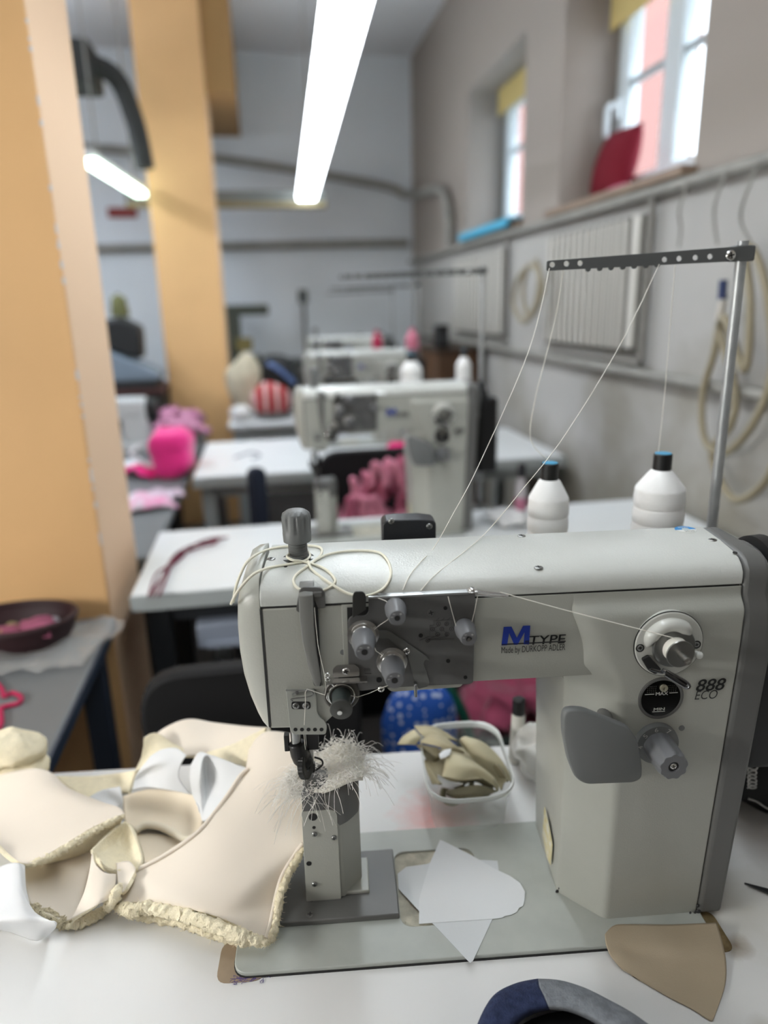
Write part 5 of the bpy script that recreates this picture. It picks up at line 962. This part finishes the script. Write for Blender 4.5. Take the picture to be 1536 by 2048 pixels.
def build_contents():
    # ---- benches
    bench_table('white sewing table behind the front one, with dark red strings lying on it', -.335, 1.2, 1.56, 2.04, .80, WTOP, mat('dark_table_steel', '25282c', .5), .042, (-.2, .02), LGREY)
    bench_table('white sewing table in the middle of the row, light grey frame, beyond the second machine', -.30, 1.2, 2.72, 3.46, .80, WTOP, LGREY, .045, None, LGREY)
    bench_table('white sewing table farthest from the front, crowded with bags at its left end', -.22, .9, 4.0, 4.75, .80, WTOP, LGREY, .035)
    L1 = bench_table('grey work table at the left against the near orange column', -1.9, -.372, .98, 1.57, .75, GTOP, BLUEST, .03, None, BLUEST)
    MB(1).box(.75, .766, -.3, .28, .72, .748).build('edge_strip', BLUEST, L1, bevel=.003)
    bench_table('long grey work table with pink bundles beyond the near orange column', -1.9, -.345, 1.97, 4.3, .75, GTOP, BLUEST, .03)
    # ---- more machines like the first
    m1 = bpy.data.objects['sewing_machine']; tag(m1, 'grey and white post bed sewing machine in front, numbered 888', 'sewing machine', 'post bed sewing machines in the row')
    stand = bpy.data.objects['thread_stand']; c1, c2 = bpy.data.objects['thread_cone'], bpy.data.objects['thread_cone.001']
    PKT = mat('pink_thread', 'd97f96', .6, bump=.3, bs=240); CRT = mat('crimson_thread', 'b3264f', .6, bump=.3, bs=240)
    for i, (x, y, lab) in enumerate(((.046, 1.80, 'second post bed sewing machine in the row, on the table with red strings'), (.15, 3.16, 'third post bed sewing machine in the row, behind two white thread cones'), (.24, 4.36, 'farthest post bed sewing machine in the row, near the far wall'))):
        c = copy_tree(m1); c.location = (x, y, .80); c.rotation_euler = (0, 0, 0); c['label'] = lab
        c.scale = (1, 1, (1.06, 1.09, 1.13)[i])
        s = copy_tree(stand); s.location = (x, y - .03, .80); s.rotation_euler = (0, 0, 0); s.scale = (1, 1, 1.06); s['label'] = ('thread stand behind the second machine, its long arm reaching left', 'thread stand behind the third machine', 'thread stand behind the farthest machine')[i]
        for ch in s.children:
            if ch.name.startswith('guide_arm'): ch.scale = (1.8, 1, 1); ch.location.x = .59 * (1 - 1.8)
        for j, cc in enumerate((c1, c2)):
            k = copy_tree(cc); k.location = (x, y - .03, .815); k.rotation_euler = (0, 0, 0)
            k['label'] = (('white thread cone standing behind the second machine, the left and wider looking one', 'slim white thread cone at the right end behind the second machine'), ('small crimson thread cone behind the third machine', 'small pink thread cone behind the third machine, right of the crimson one'), ('pale thread cone at the left behind the farthest machine', 'pale thread cone at the right behind the farthest machine'))[i][j]
            if i == 0:
                s_ = (1.28, .74)[j]; cx = (.3745, .514)[j]; k.scale = (s_, s_, 1); k.location.x += cx * (1 - s_) + .018 * j; k.location.y += .29 * (1 - s_); k.location.z += .035
            if i == 1:
                for ch in k.children:
                    if ch.name.startswith('thread_winding'): ch.data = ch.data.copy(); ch.data.materials[0] = (CRT, PKT)[j]
                    elif ch.name.startswith('core'): ch.data = ch.data.copy(); ch.data.materials[0] = (CRT, PKT)[j]
                k.location.z += .06; k.location.x += .01 + .03 * j
    # black sensor box behind the front machine's arm
    a = by(818, 1036, 205); sb = bpy.data.objects.new('control_box', None); COL.objects.link(sb); sb.parent = m1
    x0, x1 = by(764, 1060, 205).x, by(871, 1060, 205).x; zt_ = a.z; pts = [(x0, 312), (x1, 312), (x1, zt_ - 6), (x1 - 3, zt_ - 3), ((x0 + x1) / 2 + 12, zt_ - .5), ((x0 + x1) / 2 - 14, zt_), (x0 + 4, zt_ - 1), (x0, zt_ - 5)]
    MB().prism(pts, 200, 226, 'y').build('box_shell', mat('black_blue_plastic', '16181d', .45, bump=.2, bs=600), sb, bevel=1.5)
    for px, py in ((783, 1043), (859, 1053)): p = by(px, py, 199); screw(sb, (p.x, 199.6, p.z), (0, -1, 0), 3.4, 1.2, STEEL)
    MB().box((x0 + x1) / 2 - 8, (x0 + x1) / 2 + 8, 150, 203, 330, 350).build('mount', BLACK, sb)
    # ---- table two: strings, cloth, bottle
    RS = mat('dark_red_string', '74203a', .8); R_ = random.Random(2)
    for i in range(5):
        base = [(292 + i * 7, 1190), (318 + i * 4, 1150), (352, 1120 - i * 3), (385 + i * 3, 1092), (425, 1079 + i * 2), (455 - i * 7, 1077)]
        b = MB(1); b.tube([at_z(x + R_.uniform(-5, 5), y + R_.uniform(-4, 4), .8035 + .0045 * (i % 3)) for x, y in base], .0023, 6, False, 6)
        tag(b.build('red_string', RS, None, ang=80), 'dark red string in the bundle lying across the second table', 'string', 'dark red strings on the second table')
    q = at_z(1018, 1046, .80); patch((q.x, q.y, .802), mat('white_cloth', 'dcdcdc', .8), 'white_cloth', 'white cloth folded to a point on the second table near the wall', 'cloth', .11, .12, .045, .4, 3)
    b = thing('bottle', 'slim pale bottle with a dark cap on the second table right of the machine', 'bottle', (.70, 1.88, .80)); MB(1).lathe([(.016, .001), (.017, .01), (.016, .11), (.009, .135), (.009, .14)], (0, 0, 0)).build('body', mat('bottle_pale', 'b3adb0', .35), b); MB(1).lathe([(.012, .136), (.013, .165), (.009, .175)], (0, 0, 0)).build('cap', mat('cap_dark', '14161c', .3), b)
    MB(1).lathe([(.0172, .04), (.0172, .075)], (0, 0, 0)).build('paper_label', mat('label_rose', 'b06d84', .6), b)
    # ---- table three
    p = at_z(806, 905, .80); patch((p.x, p.y, .803), mat('hot_pink', 'f0207f', .8), 'pink_scrap', 'bright pink fabric scrap under the arm of the second machine', 'fabric scrap', .13, .12, .06, .2, 5)
    b = MB(1); b.tube([at_z(x, y, .803) for x, y in ((470, 915), (500, 905), (520, 910), (505, 918))], .004, 6, False, 5); tag(b.build('grey_string', mat('grey_cord', '8b8d98', .8), None, ang=80), 'short grey string lying on the middle table', 'string')
    # ---- chairs
    chair('black chair between the front table and the second table', -.06, 1.33, 0, .38, .83, mat('chair_black', '0b0b0e', .8))
    chair('dark blue chair at the middle table, seen beyond the second table', -.15, 2.42, .5, .055, .93, mat('chair_blue', '1a2233', .8))
    chair('black chair at the middle table behind the pink strips', .40, 2.78, 0, .46, .90, MATS['chair_black'])
    # ---- polka dot bag
    PD = mat('blue_polka', '1f57b4', .7); nt = PD.node_tree; N, L = nt.nodes, nt.links
    tc = N.new('ShaderNodeTexCoord'); vo = N.new('ShaderNodeTexVoronoi'); vo.inputs['Scale'].default_value = 58; vo.inputs['Randomness'].default_value = .55; L.new(tc.outputs['Object'], vo.inputs['Vector'])
    rp = N.new('ShaderNodeValToRGB'); rp.color_ramp.interpolation = 'CONSTANT'; rp.color_ramp.elements[0].color = srgb('c8d4ea'); rp.color_ramp.elements[1].position = .3; rp.color_ramp.elements[1].color = srgb('1f57b4'); L.new(vo.outputs['Distance'], rp.inputs['Fac']); L.new(rp.outputs['Color'], N['Principled BSDF'].inputs['Base Color'])
    blob('polka_dot_bag', 'blue bag with white polka dots beside the black chair', 'bag', (.275, 1.3, .32), (.095, .1, .36), PD, .03, 7, None, 28, 3, .001)
    blob('white_cloth', 'white cloth bundle low in front of the polka dot bag', 'cloth', (.24, 1.12, .22), (.09, .07, .24), mat('cloth_bluish', 'b9bdc9', .8), .03, 9, None, 20, 5, .001)
    # ---- green crate with pink cloth
    GC = mat('green_plastic', '0e5c49', .5); DG = mat('dark_green_plastic', '22302c', .6)
    c = thing('crate', 'dark green slatted crate of pink cloth under the second table', 'crate', (.68, 1.66, 0)); hx, hy, H = .29, .17, .52
    mbox('crate_base', DG, c, -hx, hx, -hy, hy, .0, .02)
    for y in (-hy, hy):
        n = 16
        for i in range(n): x = -hx + 2 * hx * (i + .5) / n; mbox('slat', DG, c, x - .012, x + .012, y - .004, y + .004, .02, (.36 if y < 0 else H))
        mbox('rim', DG, c, -hx, hx, y - .012, y + .012, (.36 if y < 0 else H) - .03, .36 if y < 0 else H, .004)
    for x in (-hx, hx): mbox('side_panel', DG, c, x - .005, x + .005, -hy, hy, .02, .4, .003)
    b = MB(1); b.tube([V((-hx - .02, -hy - .02, .55)), V((-hx + .03, -hy - .025, .45)), V((-hx + .06, -hy - .02, .3))], .013, 8, False, 4); b.build('corner_strut', GC, c)
    PKC = mat('rose_fabric', 'b4506f', .9, sheen=.4, bump=.3, bs=60)
    for i, (x, y, z, r, lab) in enumerate(((.55, 1.62, .385, (.1, .1, .06), 'rose pink cloth bundle at the left in the green crate'), (.72, 1.60, .40, (.11, .1, .07), 'rose pink cloth bundle in the middle of the green crate'), (.88, 1.63, .42, (.09, .09, .09), 'rose pink cloth bundle at the right in the green crate'), (.66, 1.70, .28, (.2, .1, .09), 'rose pink cloth bundle underneath the others in the green crate'))):
        blob('rose_cloth', lab, 'cloth', (x, y, z), r, PKC, .05, 17, None, 40, i * 3)
    # ---- heap of pink strips behind the second machine
    bx_ = thing('storage_box', 'black box holding a heap of pink fabric strips behind the second table', 'box', (.36, 2.36, 0)); mbox('box_wall', BLACK, bx_, -.19, .19, -.14, .14, 0, .66, .01)
    STR = mat('dusty_pink_fleece', 'cf8399', .95); STR2 = mat('dark_pink_fleece', 'a8576f', .95); R_ = random.Random(4)
    for i in range(46):
        ly = 0 if i < 17 else 1 if i < 30 else 2 if i < 40 else 3; w_ = 1 - ly * .2; x = .37 + R_.uniform(-.17, .16) * w_; y = 2.36 + R_.uniform(-.12, .1) * w_; b = MB(1); z = .662 + .055 * ly; a = R_.uniform(0, 6.3); d = V((math.cos(a), math.sin(a) * .5, 0)) * .022
        b.tube([V((0, 0, 0)), d * .5 + V((0, 0, .05)), d + V((R_.uniform(-.01, .01), 0, .075)), d * 1.9 + V((0, 0, .05)), d * 2.3 + V((0, -.01, .0))], .013, 8, False, 4)
        o = b.build('fabric_strip', (STR, STR2)[i % 3 == 0], None, ang=80); o.location = (x, y, z); tag(o, 'dusty pink fleece strip in the heap behind the second machine', 'fabric strip', 'pink fleece strips heaped behind the second machine')
    # ---- left grey table
    bk = thing('basket', 'dark maroon oval basket with pink pieces on the left grey table', 'basket', (-.545, 1.455, .75)); MR = mat('maroon_wicker', '2a0d13', .6, bump=.6, bs=60)
    prof = []
    secs = []
    for s_, z in ((.72, .004), (.8, .004), (.95, .03), (1, .06), (.95, .06), (.9, .04), (.76, .012)): secs.append([(x * s_, y * s_, z) for x, y in circ(0, 0, .12, 36, .085)])
    MB(1).loft(secs).build('basket_wall', MR, bk, ang=50); MB(1).tube([(x, y, .06) for x, y in circ(0, 0, .119, 36, .084)], .0065, 8, True, 1).build('rim', MR, bk)
    for i, (dx, dy) in enumerate(((-.04, 0), (.03, .01), (-.01, -.03), (.05, -.02))): patch((-.545 + dx, 1.455 + dy, .768 + .006 * i), mat('rose_trim', '96506a', .85), 'pink_piece', 'rose pink fabric piece lying in the maroon basket', 'fabric piece', .09, .05, .03, i * .9, i, 'pink pieces in the maroon basket')
    q = at_z(100, 1288, .75); tr = thing('tape_roll', 'clear plastic cup with a printed label beside the maroon basket', 'cup', (q.x, q.y + .02, .75)); MB(1).lathe([(.016, .001), (.019, .045), (.018, .045), (.015, .004)], (0, 0, 0), n=28).build('cup_wall', clear('cup_plastic', 'e4e9ef', .4, .1), tr); MB(1).lathe([(.0192, .012), (.0198, .034)], (0, 0, 0), n=28).build('print', mat('cup_print', 'cfd6e6', .5), tr)
    b = MB(1); G = []
    q0 = at_z(95, 1305, .75)
    for i in range(15):
        row = []
        for j in range(15): u, v = j / 14 - .5, i / 14 - .5; p = V((q0.x + u * .24 + v * .05, q0.y + v * .2, .757)); nz = noise.noise_vector(V((u * 5, v * 5, 2))); row.append(p + V((nz.x * .016, nz.y * .016, abs(nz.z) * .03)))
        G.append(row)
    o = b.grid(G).build('plastic_bag', clear('bag_film', 'c9c8c5', .74, .12), None, ang=80); tag(o, 'crumpled clear plastic bag lying flat under the cup on the left grey table', 'plastic bag')
    for i, (px, py, cc) in enumerate(((30, 1285, '8a7f5a'), (50, 1290, '6f6a45'), (15, 1300, 'b9a35e'))):
        q = at_z(px, py, .75); blob('fabric_crumb', ('olive', 'dark olive', 'mustard')[i] + ' fabric crumb on the plastic bag beside the basket', 'fabric scrap', (q.x, q.y, .79), (.012, .01, .006), mat('crumb' + str(i), cc, .9), .003, 60)
    b = MB(1); zq = .754; b.tube([at_z(x, y, zq) for x, y in ((-30, 1350), (2, 1375), (8, 1392), (25, 1386), (42, 1394), (38, 1406), (15, 1412), (2, 1418), (2, 1450), (-20, 1480))], .0042, 8, False, 8)
    tag(b.build('magenta_cord', mat('magenta_cord', 'b21c4e', .7), None, ang=80), 'magenta cord looped at the left edge of the grey table', 'cord')
    # bin under / beside the left table
    gb = thing('grey_bin', 'grey plastic bin with a curved handle beside the left grey table', 'bin', (-.235, 1.03, 0)); GB = mat('bin_grey', '6d757c', .5)
    MB(1).loft([[(x * s_, y * s_, z) for x, y in circ(0, 0, .085, 28, .07)] for s_, z in ((.8, .001), (1.0, .50), (.95, .56), (.75, .61), (.62, .62))]).build('bin_body', GB, gb, ang=40)
    MB(1).tube([(-.075, -.02, .58), (-.075, -.03, .64), (-.045, -.03, .675), (-.005, -.03, .64), (.005, -.02, .6)], .011, 8, False, 6).build('handle', mat('handle_grey', '9aa0a3', .5), gb)
    blob('fabric_bundle', 'grey and white fabric remnants stuffed beside the bin handle', 'fabric scrap', (-.325, 1.0, .33), (.038, .05, .33), mat('remnants', 'b9b7b0', .9, var=.55, vs=45), .02, 22, None, 24, 2, .001)
    # ---- long grey table: pink bundles
    HP = mat('hot_pink_pile', 'f32c8d', .85, sheen=.3, bump=.4, bs=50)
    o = MB(1); o.ball((0, 0, .1), (.08, .095, .1), 32, 22, fn=lambda d: 1 / (abs(d.x) ** 4 + abs(d.y) ** 4 + abs(d.z) ** 4) ** .25)
    for v in o.bm.verts: v.co += noise.noise_vector(v.co * 14) * .014; v.co.z = max(v.co.z, .001)
    o = o.build('pink_bundle', HP, None, ang=80); o.location = (-.40, 3.0, .75); o.rotation_euler = (0, 0, -.1); tag(o, 'hot pink fabric bundle standing on the edge of the long grey table', 'fabric bundle')
    MV = mat('mauve_lace', 'a2567a', .9, var=.5, vs=70, c2='d09bb4'); R_ = random.Random(9)
    for i in range(16):
        x = -.43 + R_.uniform(-.09, .06); y = 3.95 + R_.uniform(-.2, .2); patch((x, y, .755 + R_.random() * .12), MV, 'mauve_piece', 'mauve lace piece in the heap behind the hot pink bundle', 'fabric piece', .14, .12, .07, R_.random() * 6, i, 'mauve lace pieces heaped on the long grey table')
    blob('dark_bundle', 'dark plum cloth bundle beside the mauve lace heap', 'fabric bundle', (-.41, 3.45, .797), (.05, .08, .045), mat('plum', '4a1028', .9), .012, 14, None, 20, 1)
    patch((-.53, 3.02, .755), mat('hot_pink_piece', 'ef2a8a', .85), 'pink_piece', 'hot pink fabric piece with a pale loop lying left of the pink bundle', 'fabric piece', .2, .13, .06, -.5, 8)
    b = MB(1); b.tube([at_z(x, y, .81) for x, y in ((262, 905), (290, 887), (316, 895), (322, 920), (300, 932), (275, 918))], .008, 8, True, 5); tag(b.build('pale_loop', mat('pale_elastic', 'cfc9c9', .8), None, ang=80), 'pale elastic loop lying over the hot pink piece', 'elastic')
    patch((-.46, 2.52, .754), mat('pink_print', 'e77fb0', .85, var=.6, vs=24, c2='e8e2ea'), 'pink_packet', 'pink and white fabric packet lying next to the near column', 'fabric packet', .19, .17, .05, .3, 4)
    patch((-.40, 2.62, .754), mat('clear_wrap', 'c9b3c2', .3), 'pink_wrapper', 'pale wrapper crumpled against the pink and white packet', 'wrapper', .1, .14, .04, .9, 14)
    # flat bed machine on the long table
    fm = thing('flatbed_machine', 'white flatbed sewing machine on the long grey table between the columns', 'sewing machine', (-.86, 3.62, .75)); WM = mat('old_white', 'cfd3d3', .4)
    mbox('bed', WM, fm, -.26, .28, -.09, .09, .001, .05, .01); mbox('arm', WM, fm, -.25, .28, -.06, .07, .16, .26, .02); mbox('column', WM, fm, .16, .28, -.06, .07, .05, .2, .015); mbox('head', WM, fm, -.27, -.17, -.06, .07, .1, .262, .02)
    MB(1).cyl((.28, 0, .2), (.33, 0, .2), .055, n=28).build('hand_wheel', BLACK, fm); MB(1).cyl((-.22, 0, .052), (-.22, 0, .1), .006).build('needle_bar', STEEL, fm); mbox('front_panel', mat('panel_dark', '33373a', .5), fm, .02, .1, -.062, -.058, .175, .225)
    patch((-.66, 3.25, .755), mat('white_sheet', 'e3e6e8', .8), 'white_sheet', 'white paper sheet lying in front of the flatbed machine', 'paper sheet', .2, .15, .02, .2, 6, None, .001)
    # dark press in the back left
    cb = thing('dark_cabinet', 'black metal cabinet in the dark corner behind the flatbed machine', 'cabinet', (-.85, 4.75, 0)); mbox('cabinet_body', mat('cabinet_black', '17181a', .6), cb, -.42, .23, -.25, .25, 0, .93, .01); mbox('cabinet_top', mat('cabinet_edge', '4a2a26', .6), cb, -.44, .24, -.27, .27, .93, .96, .005)
    pr = thing('leather_press', 'black machine with a blue grey lid on the dark cabinet', 'press', (-.85, 4.65, .962)); mbox('press_base', mat('press_black', '1b1d1f', .5), pr, -.3, .2, -.15, .15, 0, .05, .01)
    MB(1).prism([(-.3, .05), (.22, .05), (.22, .09), (-.05, .22), (-.3, .24)], -.14, .14, 'y').build('lid', mat('lid_bluegrey', '7d8b99', .45), pr, bevel=.01)
    MB(1).prism([(-.1, .25), (.02, .2), (.12, .17), (.13, .36), (.02, .42), (-.12, .4)], -.1, .1, 'y').build('press_arm', MATS['press_black'], pr, bevel=.02)
    cn = thing('thread_cone', 'olive green thread cone on the black press, far left', 'thread cone', (-.84, 4.66, 1.382)); MB(1).lathe([(.05, 0), (.055, .01), (.042, .11), (.02, .125)], (0, 0, 0)).build('thread_winding', mat('olive_thread', '6f7048', .8), cn); MB(1).lathe([(.012, .124), (.012, .135)], (0, 0, 0)).build('core', BLACK, cn)
    sg = mbox('red_sign', mat('sign_red', '8a2f28', .6), None, -1.08, -.87, 5.985, 5.999, 2.09, 2.16); tag(sg, 'small dark red sign on the far wall between the columns', 'sign')
    dct = thing('hanging_duct', 'dark hanging pipe duct under the ceiling between the orange columns', 'duct', (-.7, 4.3, 2.3)); DK = mat('duct_dark', '2a2b29', .7)
    MB(1).tube([(-.2, 0, .34), (.02, .05, .3), (.1, .1, .1), (.13, .1, -.14)], .05, 14, False, 6).build('duct_pipe', DK, dct); mbox('duct_box', DK, dct, -.32, -.05, -.1, .2, .22, .42, .02); mbox('duct_rod', DK, dct, -.2, -.18, 0, .02, .42, ZCEIL - 2.3)
    # ---- farthest table: bags
    blob('cream_sack', 'cream cloth sack leaning by the far orange column', 'sack', (-.12, 4.3, .985), (.1, .1, .185), mat('cream_canvas', 'c9bfa6', .85, var=.2, vs=12, bump=.4, bs=18), .03, 8, None, 24, 2, .801)
    blob('black_sack', 'black bag with a blue stripe behind the red striped bag', 'bag', (.06, 4.42, .96), (.14, .1, .19), mat('black_nylon', '101214', .7), .025, 9, None, 24, 7, .801)
    b = MB(1); b.tube([V((.02, 4.30, 1.10)), V((.06, 4.285, 1.08)), V((.12, 4.29, 1.03)), V((.17, 4.31, .98))], .014, 8, False, 4); tag(b.build('blue_strap', mat('strap_blue', '5f77a8', .7), None), 'light blue strap lying over the black bag', 'strap')
    RW = mat('red_stripe', 'a5141c', .8); nt = RW.node_tree; N, L = nt.nodes, nt.links; tc = N.new('ShaderNodeTexCoord'); wv = N.new('ShaderNodeTexWave'); wv.inputs['Scale'].default_value = 4.8; wv.bands_direction = 'X'; L.new(tc.outputs['Object'], wv.inputs['Vector']); rp = N.new('ShaderNodeValToRGB'); rp.color_ramp.interpolation = 'CONSTANT'; rp.color_ramp.elements[0].color = srgb('a5141c'); rp.color_ramp.elements[1].position = .72; rp.color_ramp.elements[1].color = srgb('dcb6b4'); L.new(wv.outputs['Fac'], rp.inputs['Fac']); L.new(rp.outputs['Color'], N['Principled BSDF'].inputs['Base Color'])
    blob('striped_bag', 'red and white striped bag on the farthest table', 'bag', (.025, 4.14, .905), (.115, .09, .105), RW, .012, 9, None, 28, 1, .84)
    blob('grey_cushion', 'dark grey pad under the red striped bag', 'pad', (.035, 4.14, .821), (.11, .1, .019), mat('pad_grey', '6a6866', .8), .004, 9)
    blob('white_bundle', 'white cloth bundle at the left end of the farthest table', 'fabric bundle', (-.15, 4.08, .845), (.06, .06, .045), mat('bundle_white', 'd8d6d4', .85), .01, 14, None, 20, 2, .801)
    # old machine silhouettes on a shelf at the far wall
    sh = thing('wall_shelf', 'dark shelf along the far wall behind the farthest table', 'shelf', (-.1, 5.75, 0)); mbox('shelf_board', mat('shelf_dark', '4c5150', .6), sh, -.3, 1.0, -.2, .2, .98, 1.02, .005)
    for x in (-.25, .95): mbox('leg', MATS['shelf_dark'], sh, x - .02, x + .02, -.18, .18, 0, .98)
    om = thing('old_machine', 'old dark green machine head on the far shelf right of the far column', 'sewing machine', (-.18, 5.72, 1.02)); OG = mat('old_green', '4f544a', .5)
    mbox('machine_base', OG, om, -.12, .16, -.08, .08, 0, .05, .01); mbox('machine_column', OG, om, -.1, .02, -.06, .06, .05, .34, .015); mbox('machine_arm', OG, om, -.1, .24, -.04, .04, .34, .42, .015); mbox('yellow_plate', mat('ochre', '8f8350', .6), om, -.02, .1, -.1, -.085, .08, .18)
    lp = thing('lamp_pole', 'thin dark pole with a small head on the far shelf', 'stand', (.33, 5.7, 1.021)); MB(1).cyl((0, 0, 0), (0, 0, .46), .012).build('pole', MATS['shelf_dark'], lp); mbox('pole_head', MATS['shelf_dark'], lp, -.04, .03, -.03, .03, .42, .52, .01)
    # brown cabinet by the right wall, small loudspeaker
    cb = thing('brown_cabinet', 'brown wooden cabinet against the right wall near the far corner', 'cabinet', (1.08, 4.25, 0)); mbox('cabinet_body', mat('brown_wood', '5a3c22', .6, var=.35, vs=9), cb, -.12, .12, -.3, .3, 0, 1.15, .006); mbox('cabinet_top', mat('dark_wood', '3a2a1c', .6), cb, -.13, .13, -.31, .31, 1.151, 1.17, .004)
    sp = thing('loudspeaker', 'small black loudspeaker on the brown cabinet', 'loudspeaker', (.99, 4.02, 1.17)); mbox('speaker_box', BLACK, sp, -.03, .04, -.05, .05, 0.001, .13, .008); MB(1).cyl((0, -.051, .06), (0, -.055, .06), .025).build('speaker_cone', mat('cone_grey', '2a2b2d', .6), sp)
# ------------------------------------------------------------------ put it together
EXPO = 0.02; LAMP = 14.0
build_room(); build_bench(); build_uppers(); build_tub(); build_contents()
W = bpy.data.worlds.new('sky'); S.world = W; W.use_nodes = True
W.node_tree.nodes['Background'].inputs[0].default_value = (.80, .9, 1, 1); W.node_tree.nodes['Background'].inputs[1].default_value = 7.0
sl = bpy.data.lights.new('sun', 'SUN'); sl.energy = .8; sl.angle = .02; so = bpy.data.objects.new('sun', sl); COL.objects.link(so); so.rotation_euler = V((.75, .15, -.62)).to_track_quat('-Z', 'Y').to_euler()
# ------------------------------------------------------------------ camera, view
cd = bpy.data.cameras.new('camera'); cam = bpy.data.objects.new('camera', cd); COL.objects.link(cam)
M = Matrix((RT, UP, -FW)).transposed().to_4x4(); M.translation = CAM; cam.matrix_world = M
cd.sensor_fit = 'VERTICAL'; cd.sensor_height = 36; cd.lens = FPX / 2048 * 36; cd.clip_start = .02; cd.clip_end = 100
cd.dof.use_dof = True; cd.dof.focus_distance = .68; cd.dof.aperture_fstop = cd.lens / 11.5; cd.dof.aperture_blades = 0
S.camera = cam
S.view_settings.view_transform = 'Standard'; S.view_settings.look = 'None'; S.view_settings.gamma = 1; S.view_settings.use_curve_mapping = False
S.view_settings.exposure = EXPO
S.cycles.use_denoising = True; S.cycles.max_bounces = 6; S.cycles.diffuse_bounces = 4; S.cycles.transparent_max_bounces = 12; S.cycles.glossy_bounces = 3; S.cycles.caustics_reflective = False; S.cycles.caustics_refractive = False
